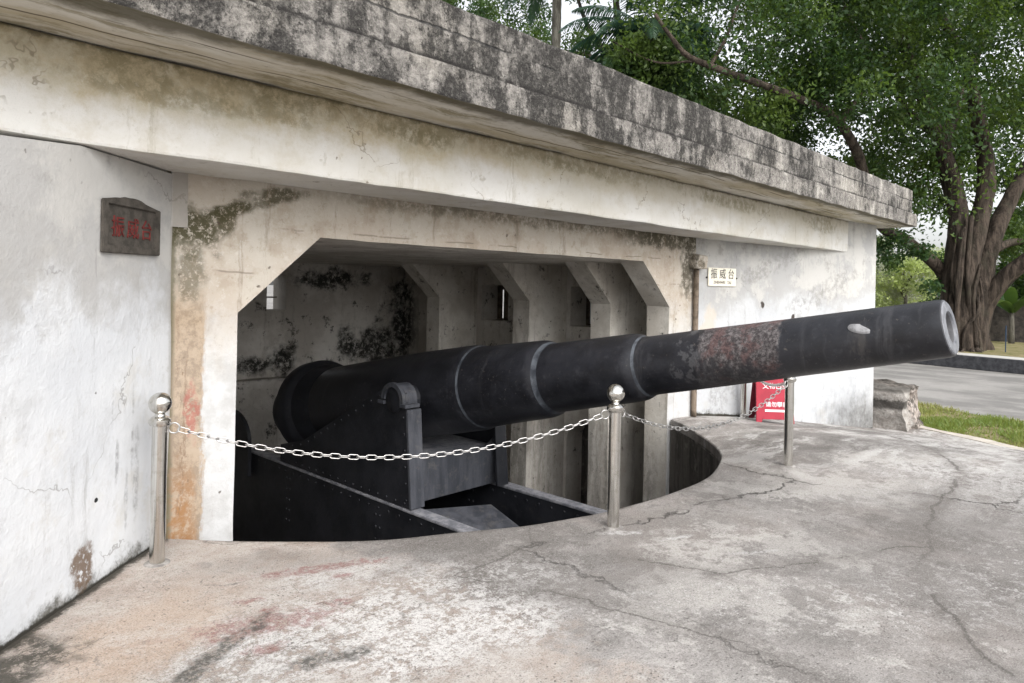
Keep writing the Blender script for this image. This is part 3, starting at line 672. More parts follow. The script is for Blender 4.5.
def sheet(name, pts, z, mat, jit=0):
    bm = bmesh.new(); bm.faces.new([bm.verts.new((x, y, z)) for x, y in pts])
    return struct(obj(name, bm, mat))
bm = bmesh.new()
for x0, x1, y0, y1 in ((-400, -1.5, -400, 400), (8.2, 400, -400, 400), (-1.5, 8.2, -400, -2.5), (-1.5, 8.2, 7.5, 400)):   # one sheet with a hole where the gun pit is sunk
    bm.faces.new([bm.verts.new(v) for v in ((x0, y0, -.84), (x1, y0, -.84), (x1, y1, -.84), (x0, y1, -.84))])
struct(obj('road', bm, M['road']))
GR = [(12.55, -1.42), (11.75, -3.0), (10.3, -5.5), (8.1, -9.1), (10.8, -9.1), (13.6, -4.4), (15.0, -2.3), (15.9, -.5), (16.5, .9), (13.1, .9), (12.8, -.5)]
bm = bmesh.new(); bm.faces.new([bm.verts.new((x, y, 0)) for x, y in GR])
bm2 = prism([(x, y) for x, y in GR], [], ((0, 0, -.86), (1, 0, 0), (0, 1, 0), (0, 0, 1)), .06); bm.free()
struct(obj('lawn', bm2, M['soil']))
# light concrete edging between apron and turf
ed = [Vector((12.72, -.9, 0)), Vector((12.5, -1.33, 0)), Vector((11.68, -2.97, 0)), Vector((10.25, -5.45, 0)), Vector((8.05, -9.05, 0))]
bm = bmesh.new()
q = [[bm.verts.new((p.x+dx, p.y+dx*-.45, z)) for dx, z in ((-.16, -.9), (-.16, -.715), (.14, -.735), (.14, -.9))] for p in ed]
for a_, b_ in zip(q, q[1:]):
    for k in range(3): bm.faces.new([a_[k], a_[k+1], b_[k+1], b_[k]])
subdivide_long(bm, .4); jitter(bm, .02, 2.0, 3)
tag(obj('kerb_edging', bm, M['kerb']), 'pale concrete edging between the worn platform and the grass strip', 'kerb')
# turf
def in_poly(x, y, poly):
    c = False; n = len(poly)
    for i in range(n):
        x1, y1 = poly[i]; x2, y2 = poly[i-1]
        if (y1 > y) != (y2 > y) and x < (x2-x1)*(y-y1)/(y2-y1)+x1: c = not c
    return c
V = []; Fc = []; n = 0
while n < 15000:
    x = random.uniform(8.5, 16.5); y = random.uniform(-6.5, .8)
    if not in_poly(x, y, GR): continue
    dn = noise.noise(Vector((x*1.1, y*1.1, 0)))
    if dn < -.12 and random.random() < .7: continue
    h = random.uniform(.03, .09)*(1.2+dn); w = random.uniform(.006, .012); an = random.uniform(0, 6.28); ln = random.uniform(0, .05)
    dx, dy = math.cos(an), math.sin(an); b = len(V)
    V += [(x-dx*w, y-dy*w, -.805), (x+dx*w, y+dy*w, -.805), (x-dy*ln+dx*w*.6, y+dx*ln+dy*w*.6, -.80+h*.6), (x-dy*ln*2, y+dx*ln*2, -.80+h)]
    Fc += [(b, b+1, b+2), (b, b+2, b+3)]; n += 1
me = bpy.data.meshes.new('grass'); me.from_pydata(V, [], Fc)
tag(obj('grass', me, M['grass']), 'short patchy grass strip beside the concrete platform', 'grass', kind='stuff')

# ------------------------------------------------------------------ the casemate
CT = thing('gun_casemate', 'whitewashed concrete gun casemate with blackened flat roof over a sunken gun pit', 'building', (3.4, 0, 0))
SL = rad(42); LD = Vector((-math.cos(SL), -math.sin(SL), 0))     # left splay runs outwards
LN = Vector((math.sin(SL), -math.cos(SL), 0))                     # its face looks this way
# left splayed wall
bm = bmesh.new(); O = Vector((0, 0, 0))
bm = prism([(-.6, -2.2), (3.3, -2.2), (3.3, 1.98), (1.45, 2.255), (.93, 2.316), (-.6, 2.318)], [], (O, LD, Zv, -LN), .45)
subdivide_long(bm, .25); jitter(bm, .006, 1.3, 1); 
obj('splay_wall', bm, M['wl'], CT, label='bright white wall left of the opening')
# right splayed wall (10 degrees off the front) with its corner
RD = Vector((1, -.16, 0)).normalized(); RN = Vector((-.16, -1, 0)).normalized(); RL = 4.93
bm = prism([(-.08, -2.2), (RL, -2.2), (RL, 2.848), (-.08, 2.848)], [], (Vector((6.7, 0, 0)), RD, Zv, -RN), .35)
subdivide_long(bm, .3); jitter(bm, .005, 1.3, 2)
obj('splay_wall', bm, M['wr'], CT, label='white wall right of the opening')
EC = Vector((6.7, 0, 0))+RD*RL
bm = prism([(0.352, -2.2), (7.0, -2.2), (7.0, 2.846), (0.352, 2.846)], [], (EC-Vector((.004, 0, 0)), (0, 1, 0), Zv, (-1, 0, 0)), .35)
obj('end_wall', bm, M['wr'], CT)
# front wall with the chamfered embrasure
OL, OR_, HZ, CHM, CHX = .435, 6.025, 1.98, 1.43, .62
open_pts = [(OL, -2.3), (OL, CHM), (OL+CHX, HZ), (OR_-CHX, HZ), (OR_, CHM), (OR_, -2.3)]
poly = [(-.05, -2.3)] + open_pts + [(6.66, -2.3), (6.66, 2.84), (-.05, 2.84)]
bm = prism(poly, [], ((0, 0, 0), (1, 0, 0), Zv, (0, 1, 0)), .33)
subdivide_long(bm, .22); jitter(bm, .007, 2.0, 4); jitter(bm, .003, 9, 5)
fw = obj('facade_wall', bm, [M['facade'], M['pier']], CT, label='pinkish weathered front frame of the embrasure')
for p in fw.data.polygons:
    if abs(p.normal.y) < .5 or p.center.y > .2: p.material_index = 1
# small plaster step at the head of the left splay
bm = prism([(-.02, 1.98), (.085, 1.98), (.085, 2.335), (-.02, 2.335)], [], (Vector((0, -.004, 0)), (1, 0, 0), Zv, (0, -1, 0)), .012)
subdivide_long(bm, .05); jitter(bm, .006, 9, 6)
obj('plaster_patch', bm, M['wl'], CT)
# inner ribs: jambs with haunches
for y0 in (.90, 2.38, 4.44):
    for sgn in (0, 1):
        pr = [(6.02, -2.3), (6.02, CHM), (6.02-.60, HZ+.004), (6.98, HZ+.004), (6.98, -2.3)]
        if sgn: pr = [(6.46-x, z) for x, z in pr][::-1]
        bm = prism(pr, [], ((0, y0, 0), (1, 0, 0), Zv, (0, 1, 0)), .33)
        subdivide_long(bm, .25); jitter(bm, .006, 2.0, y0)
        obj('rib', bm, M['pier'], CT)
# side walls with a slit window and a low arched niche in each bay
def arch(c, w, z0, z1):
    return [(c-w, z0), (c+w, z0)] + [(c+w*math.cos(t), z1+w*math.sin(t)) for t in [math.pi*k/10 for k in range(11)]]
side_poly = [(.25, -2.35), (6.9, -2.35), (6.9, 2.1), (.25, 2.1)]
WINS = ((2.0, .30), (4.0, .33))
holes = [[(c-w, 1.04), (c+w, 1.04), (c+w, 1.66), (c-w, 1.66)] for c, w in WINS] + [arch(c, .33, -2.0, -.77) for c, w in WINS]
bm = prism(side_poly, holes, ((6.9, 0, 0), (0, 1, 0), Zv, (1, 0, 0)), .40)
sw = obj('side_wall', bm, M['inside'], CT)
bm = prism(side_poly, [], ((-.45, 0, 0), (0, 1, 0), Zv, (-1, 0, 0)), .40)
obj('side_wall', bm, M['inside'], CT)
for c, w_ in WINS:       # thin outer skin behind each slit, open only by a narrow gap; niches are closed
    g0 = c+.17
    bm = bmesh.new()
    for lo, hi in (((7.302, c-.6, .7), (7.42, g0, 1.95)), ((7.302, g0+.14, .7), (7.42, c+.6, 1.95)), ((7.303, g0, .7), (7.42, g0+.14, 1.06)), ((7.303, g0, 1.58), (7.42, g0+.14, 1.95))): add_box(bm, lo, hi)
    obj('window_surround', bm, M['rust'], sw)
    bm = bmesh.new(); add_box(bm, (7.304, c-.5, -2.3), (7.42, c+.5, .2)); obj('niche_back', bm, M['pit'], sw)
# back wall with a slit window and a ledge
wl, wr_, wz0, wz1 = 4.01, 4.36, 1.155, 1.757
bw_poly = [(-.9, -2.35), (7.35, -2.35), (7.35, 2.1), (-.9, 2.1)]
bm = prism(bw_poly, [[(wl, wz0), (wr_, wz0), (wr_, wz1), (wl, wz1)]], ((0, 6.6, 0), (1, 0, 0), Zv, (0, 1, 0)), .45)
bw = obj('back_wall', bm, M['inside'], CT)
bm = bmesh.new()
add_box(bm, (wl+.02, 6.86, wz0), (wl+.05, 6.9, wz1)); add_box(bm, (wl+.05, 6.86, wz0+.20), (wr_-.03, 6.9, wz0+.225))
obj('window_bar', bm, M['rust'], bw)
bm = rough_block((-.44, 6.38, -2.3), (6.89, 6.597, .0), .25, .02, 2, 5); obj('ledge', bm, M['inside'], CT)
# ceiling
bm = bmesh.new(); add_box(bm, (-.9, .331, HZ), (7.4, 7.2, HZ+.25)); obj('ceiling', bm, M['pier'], CT)
# pit wall and floor
bm = bmesh.new()
P2 = [p for p in rim if p[1] < .2]
A_ = []
for x, y in P2:
    d = (Vector((x, y))-PC).normalized()*.0
    A_.append([bm.verts.new((x+d.x, y+d.y, z)) for z in (-.11, -.8, -1.5, -2.35)] + [])
for a_, b_ in zip(A_, A_[1:]):
    for k in range(3): bm.faces.new([a_[k], a_[k+1], b_[k+1], b_[k]])
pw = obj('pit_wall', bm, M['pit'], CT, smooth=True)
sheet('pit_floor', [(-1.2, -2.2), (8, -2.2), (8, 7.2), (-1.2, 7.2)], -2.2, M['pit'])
# lintel beam
bm = rough_block((-5.2, -.625, 2.332), (10.6, -.012, 2.847), .15, .009, 1.6, 7, .018)
obj('lintel_beam', bm, M['beam'], CT)
# roof slab: lower course slightly proud of the upper one
bm = rough_block((-5.5, -1.25, 2.85), (12.24, 8.2, 3.07), .16, .014, 2.2, 8, .015)
rs = obj('roof_slab', bm, [M['fascia'], M['soffit']], CT)
for p in rs.data.polygons:
    if p.normal.z < -.7: p.material_index = 1
bm = rough_block((-5.5, -1.185, 3.066), (12.165, 8.15, 3.49), .15, .016, 2.6, 9, .02)
obj('parapet_course', bm, M['fascia'], rs)
# rusty down pipe recess between the frame and the right wall
bm = bmesh.new(); add_tube(bm, [Vector((6.60, -.05, z)) for z in np.linspace(-.02, 1.93, 24)], [.036*(1+.08*noise.noise(Vector((0, 0, z*3)))) for z in np.linspace(-.1, 1.9, 24)], 12)
dp = obj('drain_pipe', bm, M['rust'], CT, smooth=True)
bm = rough_block((6.50, -.14, 1.93), (6.76, .02, 2.10), .05, .03, 6, 3, .02); obj('pipe_head', bm, M['facade'], dp, smooth=True)

# carved name stone let into the left wall
def wall_frame(p, u, nrm):  # local x along wall, y up, z out
    u = Vector(u); nrm = Vector(nrm)
    return Matrix(((u.x, 0, nrm.x, p[0]), (u.y, 0, nrm.y, p[1]), (u.z, 1, nrm.z, p[2]), (0, 0, 0, 1)))
c = LD*.47
PL = thing('name_stone', 'dark grey stone plaque with three red carved characters set in the white left wall', 'plaque', (c.x, c.y, 1.8))
Fm = wall_frame(LD*.47+LN*.004, -LD, LN)
def top_edge(x): return 2.105-.03*abs(x/.27)**1.5-(.0 if x < .1 else .012)
ol = [(-.285, 1.785), (.285, 1.79)] + [(x, top_edge(x)+.006*noise.noise(Vector((x*20, 3, 1)))) for x in np.linspace(.285, -.285, 15)]
org = Fm @ Vector((0, 0, 0)); ux = -LD
bm = prism(ol, [[(-.24, 1.83), (.24, 1.83), (.24, 2.05), (-.24, 2.05)]], ((org.x, org.y, 0), ux, Zv, LN), .018); bevel_all(bm, .004)
obj('border', bm, M['slate'], PL)
bm = prism([(-.25, 1.82), (.25, 1.82), (.25, 2.06), (-.25, 2.06)], [], ((org.x-LN.x*.01, org.y-LN.y*.01, 0), ux, Zv, LN), .014); obj('panel', bm, M['slate'], PL)
for ch, x in (('振', -.135), ('威', .01), ('台', .15)):
    me = text_mesh(ch, .125, .003, wall_frame((org.x+ux.x*x+LN.x*.006, org.y+ux.y*x+LN.y*.006, 1.925-(.0)), ux, LN)); obj('character', me, M['redpaint'], PL)
# small enamel plate on the right wall
c = Vector((6.7, 0, 0))+RD*.53
SP = thing('enamel_sign', 'small cream enamel name plate with black characters on the white right wall', 'sign', (c.x, c.y, 1.7))
o_ = c+RN*.008
bm = prism([(-.31, 1.705), (.31, 1.705), (.31, 1.955), (-.31, 1.955)], [], ((o_.x, o_.y, 0), RD, Zv, RN), .012); bevel_all(bm, .005); obj('plate', bm, M['cream'], SP)
for ch, x in (('振', -.19), ('威', 0), ('台', .19)):
    obj('character', text_mesh(ch, .15, .001, wall_frame((o_.x+RD.x*x+RN.x*.014, o_.y+RD.y*x+RN.y*.014, 1.865), RD, RN)), M['ink'], SP)
for w_, x in (('ZHENWEI', -.07), ('TAI', .15)):
    obj('small_writing', text_mesh(w_, .058, .001, wall_frame((o_.x+RD.x*x+RN.x*.014, o_.y+RD.y*x+RN.y*.014, 1.755), RD, RN)), M['slate'], SP)
for x in (-.33, .33):
    bm = bmesh.new(); add_cyl(bm, c+RD*x+Zv*1.82, c+RD*x+Zv*1.82+RN*.02, .012, 10); obj('screw', bm, M['ink'], SP)

# ------------------------------------------------------------------ the gun
GX, GY = 3.42, 1.36; SLOPE = .203; G0Z = .95-SLOPE*2.54
gd = Vector((0, -1, SLOPE)).normalized(); KS = math.sqrt(1+SLOPE**2)
GM = axis_matrix((GX, GY, G0Z), gd)
GN = thing('coastal_gun', 'long black coastal cannon with riveted carriage pointing out of the casemate', 'cannon', (GX, GY, -2.2))
prof = [(-2.54, 0), (-2.54, .50), (-2.3, .505), (-1.6, .50), (-.2, .482), (.60, .452), (.68, .449), (.70, .447), (.725, .441), (.75, .432), (.775, .423), (.80, .420), (1.54, .378), (1.60, .374), (1.63, .369), (1.66, .360), (1.69, .345), (1.72, .333), (1.745, .328), (1.78, .326),
        (2.58, .296), (2.64, .292), (2.67, .287), (2.70, .277), (2.73, .263), (2.755, .254), (2.78, .249), (2.82, .247), (3.2, .238), (4.0, .212), (4.85, .189), (4.93, .187), (4.955, .181), (4.96, .172)]
bm = bmesh.new(); add_lathe(bm, [(l*KS, r) for l, r in prof], GM, 96)
br = obj('barrel', bm, M['gun'], GN, smooth=35)
bm = bmesh.new(); add_lathe(bm, [(4.958*KS, .174), (4.966*KS, .165), (4.968*KS, .108), (4.955*KS, .100)], GM, 64); obj('muzzle_face', bm, M['muzzle'], br, smooth=40)
bm = bmesh.new(); add_lathe(bm, [(4.956*KS, .101), (4.93*KS, .097), (3.0*KS, .097), (3.0*KS, 0)], GM, 48); obj('bore', bm, M['bore'], br, smooth=40)
GMi = GM.inverted(); br.data.materials.append(M['shoulder'])
for p in br.data.polygons:
    l = (GMi @ p.center).z/KS
    if any(a < l < b for a, b in ((.745, .785), (1.685, 1.735), (2.725, 2.765))): p.material_index = 1  # lighter bluish colour paints the highlight on these shoulder steps
bm = bmesh.new(); add_lathe(bm, [(-3.10*KS, 0), (-3.10*KS, .34), (-3.06*KS, .40), (-2.96*KS, .435), (-2.50*KS, .435), (-2.49*KS, .40)], GM, 64)
bb = obj('breech_block', bm, M['carriage'], GN, smooth=35)
bm = bmesh.new(); add_lathe(bm, [(-2.58*KS, .43), (-2.58*KS, .60), (-2.54*KS, .635), (-2.36*KS, .635), (-2.31*KS, .61), (-2.26*KS, .565), (-2.12*KS, .555), (-2.08*KS, .53), (-1.98*KS, .515), (-1.94*KS, .498)], GM, 80); obj('breech_ring', bm, M['carriage'], GN, smooth=35)
p = at(281, 418, 9.75); bm = bmesh.new()
add_tube(bm, [p+Vector((0, math.cos(t)*.075, math.sin(t)*.085)) for t in [2*math.pi*k/24 for k in range(24)]], .018, 8, closed=True); obj('handle_ring', bm, M['carriage'], bb, smooth=True)
# sight boss on the chase
top = GM @ Vector((0, 0, 4.46*KS)); nrm = Vector((-.86, -.1, .50)).normalized()
bm = bmesh.new(); add_lathe(bm, [(.18, .06), (.205, .05), (.214, .03), (.217, 0)], axis_matrix(top, nrm), 24)
bmesh.ops.scale(bm, vec=(1, 1.9, .8), space=Matrix.Translation(-top), verts=bm.verts); jitter(bm, .008, 9, 2); obj('sight_boss', bm, M['boss'], br, smooth=True)
# carriage
RZ = -.65; W2 = .68
def axz(s): return G0Z+SLOPE*s
for sg in (-1, 1):
    xo = GX+sg*W2
    outl = [(1.03, RZ), (1.18, .28), (1.26, .44), (.92, .44), (.86, .30), (.98, RZ)]
    side = [(.97, RZ+.01), (3.62, RZ+.01), (3.62, -.43), (3.05, -.28), (1.62, .45), (1.45, .53), (1.10, .53), (1.06, .36)]
    bm = prism(side, [], ((xo-.02, 0, 0), (0, 1, 0), Zv, (1, 0, 0)), .04)
    nx = Vector((-1, 0, 0))*1
    for (a0, a1), (b0, b1) in zip(side, side[1:]+side[:1]):
        L = math.hypot(b0-a0, b1-a1); n_ = int(L/.15)
        dx, dz = (b0-a0)/L, (b1-a1)/L
        for k in range(n_):
            t = (k+.5)/max(1, n_); y = a0+(b0-a0)*t-dz*.045; z = a1+(b1-a1)*t+dx*.045
            for q in (-1, 1): add_rivet(bm, (xo+q*.02, y, z), (q, 0, 0))
    ck = obj('carriage_cheek', bm, M['carriage'], GN)
    # front flange of the cheek, the near one coloured lighter as its lit face
    bm = bmesh.new(); fl = .15
    xi0, xi1 = (xo-.03, xo+fl) if sg < 0 else (xo-fl, xo+.03)
    pts = [(.965, RZ+.012), (1.055, .36), (1.02, .36), (.93, RZ+.012)]
    pr = prism(pts, [], ((xi0, 0, 0), (0, 1, 0), Zv, (1, 0, 0)), xi1-xi0)
    bevel_all(pr, .004); obj('front_flange', pr, M['grey'] if sg < 0 else M['carriage'], ck)
    # trunnion, its bearing cap and clamp ears
    ty = 1.25; tz = axz(GY-ty)-.02
    bm = bmesh.new(); add_lathe(bm, [(.30, .132), (.715, .132), (.725, .12), (.73, 0)], axis_matrix((GX, ty, tz), (sg, 0, 0)), 40); obj('trunnion', bm, M['carriage'], br, smooth=40)
    bm = bmesh.new(); segs = [math.radians(a) for a in range(-8, 190, 9)]
    for x0, x1, r0, r1 in ((W2-.14, W2+.005, .135, .172), (W2+.02, W2+.06, .135, .185)):
        ring = []
        for t in segs:
            ring.append([bm.verts.new((GX+sg*x, ty-r*math.cos(t), tz+r*math.sin(t))) for x, r in ((x0, r0), (x0, r1), (x1, r1), (x1, r0))])
        for a_, b_ in zip(ring, ring[1:]):
            for k in range(4): bm.faces.new([a_[k], a_[(k+1) % 4], b_[(k+1) % 4], b_[k]])
        bm.faces.new(ring[0]); bm.faces.new(ring[-1][::-1])
    for q in (-1, 1): add_box(bm, (min(GX+sg*(W2-.12), GX+sg*(W2+.065)), ty+q*.19-.05, tz-.055), (max(GX+sg*(W2-.12), GX+sg*(W2+.065)), ty+q*.19+.05, tz-.02))
    obj('bearing_cap', bm, M['grey'], ck, smooth=35)
# transom and top plate
bm = prism([(-.62, RZ+.02), (.62, RZ+.02), (.66, -.06), (.5, -.19), (-.5, -.19), (-.66, -.06)], [], ((GX, 1.06, 0), (1, 0, 0), Zv, (0, 1, 0)), .04); obj('transom', bm, M['grey'], GN)
bm = bmesh.new(); add_box(bm, (GX-.64, 1.101, -.235), (GX+.64, 2.6, -.205)); obj('deck_plate', bm, M['rail'], GN)
# slide girders with rails and rivets
for sg in (-1, 1):
    xo = GX+sg*W2
    bm = bmesh.new(); add_box(bm, (xo-.025, -.95, -2.18), (xo+.025, 5.3, RZ-.03))
    for k in range(34):
        y = -.85+k*.18
        for q in (-1, 1): add_rivet(bm, (xo+q*.025, y, RZ-.09), (q, 0, 0))
    for y in (-.42, 1.5, 3.4):
        for k in range(5):
            for dy in (-.035, .035):
                for q in (-1, 1): add_rivet(bm, (xo+q*.025, y+dy, RZ-.17-k*.13), (q, 0, 0))
    gi = obj('slide_girder', bm, M['carriage'], GN)
    bm = bmesh.new(); add_box(bm, (xo-.035, -.98, RZ-.028), (xo+.12, 5.3, RZ)); bevel_all(bm, .006); obj('rail', bm, M['rail'], gi)
bm = bmesh.new(); add_box(bm, (GX-W2+.03, -.45, -2.15), (GX+W2-.03, -.41, RZ-.12)); obj('cross_plate', bm, M['carriage'], GN)
# sloping brace plate between the girders
bm = bmesh.new()
q = [Vector((GX-.55, .95, RZ-.02)), Vector((GX+.12, .62, RZ-.03)), Vector((GX+.12, -.05, RZ-.24)), Vector((GX-.60, .05, RZ-.52))]
lo = [bm.verts.new(v) for v in q]; hi = [bm.verts.new(v+Vector((0, 0, -.03))) for v in q]
bm.faces.new(lo); bm.faces.new(hi[::-1])
for k in range(4): bm.faces.new([lo[k], lo[(k+1) % 4], hi[(k+1) % 4], hi[k]])
obj('brace_plate', bm, M['grey'], GN)
# rear working platform shield and centre pivot
pts = [(4.35, -.98), (5.5, -.98), (5.5, -.15), (4.85, -.15)] + [(4.85-.5*math.sin(t), -.55+.4*math.cos(t)) for t in [math.pi/2*k/8 for k in range(1, 9)]]
bm = prism(pts, [], ((GX-W2-.10, 0, 0), (0, 1, 0), Zv, (1, 0, 0)), .05); obj('platform_shield', bm, M['carriage'], GN)
bm = bmesh.new(); add_cyl(bm, (GX, GY, -2.2), (GX, GY, -1.42), .75, 48); add_cyl(bm, (GX, GY, -2.19), (GX, GY, -2.0), 1.1, 48); obj('pivot_base', bm, M['carriage'], GN, smooth=35)

# ------------------------------------------------------------------ stanchions and chains
GRP = 'steel stanchions round the gun pit'
foot = [on_ground(157, 563), on_ground(613, 527), on_ground(788, 466), on_ground(743, 418)]
labels = ['polished steel stanchion beside the left wall with the red-stained pier behind it', 'polished steel stanchion at the pit rim in front of the gun barrel',
          'polished steel stanchion on the open platform right beside the red board', 'polished steel stanchion behind the barrel, close to the right wall under the enamel sign']
p0 = thing('stanchion', labels[0], 'stanchion', (0, 0, 0), GRP)
def loc_lathe(name, prof, mat, par, seg=32):
    bm = bmesh.new(); add_lathe(bm, prof, Matrix.Identity(4), seg); return obj(name, bm, mat, par, smooth=35, local=True)
loc_lathe('post', [(-.02, .041), (.80, .041)], M['steel'], p0)
loc_lathe('collar', [(.795, .041), (.80, .052), (.815, .060), (.832, .058), (.845, .046), (.853, .030), (.862, .026), (.872, .028)], M['steel'], p0)
loc_lathe('ball', [(.862, 0)]+[(.925-.063*math.cos(t), .063*math.sin(t)) for t in [math.pi*k/18 for k in range(1, 18)]]+[(.988, 0)], M['steel'], p0)
loc_lathe('base_cement', [(-.02, .075), (.002, .070), (.006, .050), (.007, .040)], M['cement'], p0, 20)
posts = [p0]
p0.location = foot[0]
for k in range(1, 4):
    c = copy_tree(p0); c.location = foot[k]; c['label'] = labels[k]; posts.append(c)
EZ = .79
def eye_ring(p, parent):
    pass
def chain(a, b, sag, label):
    a, b = Vector(a), Vector(b); d = (b-a); h = Vector((d.x, d.y, 0)).normalized()
    A0 = a+h*.05; B0 = b-h*.05
    pts = [A0.lerp(B0, t)+Vector((0, 0, -4*sag*t*(1-t))) for t in np.linspace(0, 1, 200)]
    L = [0]
    for p, q in zip(pts, pts[1:]): L.append(L[-1]+(q-p).length)
    ringR = .030; pitch = .0545; body0 = ringR*2-.004; n = int((L[-1]-2*body0)/pitch); pitch = (L[-1]-2*body0)/n
    def along(s):
        k = min(range(len(L)), key=lambda i: abs(L[i]-s)); k = min(max(k, 1), len(L)-2)
        return pts[k]+(pts[k+1]-pts[k-1]).normalized()*(s-L[k]), (pts[k+1]-pts[k-1]).normalized()
    bm = bmesh.new()
    for i in range(n):
        p, t = along(body0+pitch*(i+.5)); sd = t.cross(Zv).normalized(); up = sd.cross(t)
        ang = (rad(30) if i % 2 else rad(-55)); u = sd*math.cos(ang)+up*math.sin(ang)
        hl, hw = pitch*.5+.0065, .0150; loop = []
        st = hl-hw
        for k in range(7):
            q = -math.pi/2+math.pi*k/6; loop.append(p+t*(st+hw*math.cos(q))+u*(hw*math.sin(q)))
        for k in range(7):
            q = math.pi/2+math.pi*k/6; loop.append(p+t*(-st+hw*math.cos(q))+u*(hw*math.sin(q)))
        add_tube(bm, loop, .0036, 6, closed=True)
    o = obj('barrier_chain', bm, M['chain'], smooth=True); tag(o, label, 'chain', 'chains between the stanchions')
    for e, sgn in ((A0, 1), (B0, -1)):
        c = e+h*sgn*(ringR-.004)-Vector((0, 0, .01)); bm = bmesh.new()
        add_tube(bm, [c+h*ringR*math.cos(t)+Zv*ringR*math.sin(t) for t in [2*math.pi*k/20 for k in range(20)]], .005, 6, closed=True)
        obj('end_ring', bm, M['chain'], o, smooth=True)
E_ = [f+Vector((0, 0, EZ)) for f in foot]
chain(E_[0], E_[1], .24, 'longest steel chain sagging in front of the black gun carriage')
chain(E_[1], E_[2], .25, 'steel chain sagging under the barrel beside the red board')
chain(E_[2], E_[3], .14, 'steel chain mostly behind the barrel in front of the red board')

# ------------------------------------------------------------------ red notice board
rb0, rb1 = on_ground(760.5, 422), on_ground(790.5, 425.5)
ux = Vector((rb1.x-rb0.x, rb1.y-rb0.y, 0)); BW = .50; cpos = (rb0+rb1)/2
ux.normalize(); ux = (ux*.55+Rt*.45).normalized(); fn = Vector((ux.y, -ux.x, 0)); 
if fn.dot(CAM-cpos) < 0: fn = -fn
zg = gh(cpos.x, cpos.y)
RB = thing('notice_board', 'red folding notice board with white writing standing by the right wall', 'notice board', (cpos.x, cpos.y, zg))
tl = Vector((0, 0, 1))*.97-fn*.22; tl.normalize()
pn = ux.cross(tl); pn = pn if pn.dot(fn) > 0 else -pn
w = BW/2; Hh = .66
out = [(-w, 0), (-w+.07, 0), (-w+.085, .05), (w-.085, .05), (w-.07, 0), (w, 0), (w-.02, Hh-.05), (w-.06, Hh), (-w+.06, Hh), (-w+.02, Hh-.05)]
of = cpos.copy(); of.z = zg+.004
bm = prism(out, [], (of, ux, tl, -pn), .028); bevel_all(bm, .004); fp = obj('front_panel', bm, [M['red'], M['redside']], RB)
for p in fp.data.polygons:
    if p.normal.dot(pn) < .5: p.material_index = 1
tl2 = (Vector((0, 0, 1))*.97+fn*.20).normalized(); ob = of-fn*.40; pn2 = ux.cross(tl2); pn2 = pn2 if pn2.dot(fn) < 0 else -pn2
bm = prism(out, [], (ob, ux, tl2, -pn2), .026); obj('rear_panel', bm, M['redside'], RB)
def board_frame(x, y, dz=.002):
    p = of+ux*x+tl*y+pn*dz
    return Matrix(((ux.x, tl.x, pn.x, p.x), (ux.y, tl.y, pn.y, p.y), (ux.z, tl.z, pn.z, p.z), (0, 0, 0, 1)))
obj('writing', text_mesh('文物古迹', .085, .001, board_frame(.02, .49)), M['white'], RB)
obj('writing', text_mesh('请勿攀爬', .075, .001, board_frame(.03, .245)), M['white'], RB)
bm = bmesh.new(); add_box(bm, (-.15, -.014, 0), (.17, .014, .002)); bm.transform(board_frame(.02, .165)); obj('white_bar', bm, M['white'], RB)

# ------------------------------------------------------------------ ruined stone stump at the corner
bm = rough_block((11.64, -1.22, -.95), (12.72, -.30, .0), .045, .0, 1, 0, 0)
for v in bm.verts:
    p = v.co; nn = noise.fractal(p*2.6, 1, 2, 4)
    v.co = p+Vector((noise.noise(p*2.2)*.10, noise.noise(p*2.4+Vector((9, 0, 0)))*.10, noise.noise(p*2.1+Vector((0, 7, 0)))*.05))+(Vector((noise.noise(p*7), noise.noise(p*7+Vector((5, 0, 0))), noise.noise(p*7+Vector((0, 5, 0))))) + Vector((nn, nn*.7, nn*.4)))*(.055 if p.x > 12.0 else .03)
    if p.z < -.45: v.co += Vector((.13, -.10, 0))*min(1, (-.45-p.z)/.4)
tag(obj('ruined_wall_stump', bm, M['rubble'], smooth=50), 'crumbling dark rubble stump against the end of the white right wall', 'stone block')

# ------------------------------------------------------------------ far planter, wall, poles
def ray_ground(px, py, z): return on_z(px, py, z)
k0, k1 = on_z(800, 352.5, -.84), on_z(1140, 386, -.84); d = Vector((k1.x-k0.x, k1.y-k0.y, 0)); Lk = d.length; d.normalize(); nb = Vector((-d.y, d.x, 0))
if nb.dot(Fw) < 0: nb = -nb
bm = prism([(0, -.84), (Lk, -.84), (Lk, -.41), (0, -.41)], [], ((k0.x, k0.y, 0), d, Zv, nb), .38); bevel_all(bm, .02)
tag(obj('planter_kerb', bm, M['darkkerb']), 'dark granite kerb along the road in front of the banyan', 'kerb')
i0, i1 = k0+nb*.381, k1+nb*.381
bm = bmesh.new(); bm.faces.new([bm.verts.new((p.x, p.y, -.43)) for p in (i0, i1, i1+nb*1.3, i0+nb*1.3)]); struct(obj('pavement', bm, M['paving']))
bm = bmesh.new(); bm.faces.new([bm.verts.new((p.x, p.y, -.44)) for p in (i0+nb*1.3, i1+nb*1.3, i1+nb*60+d*40, i0+nb*60-d*30)]); struct(obj('soil_bed', bm, M['soil']))

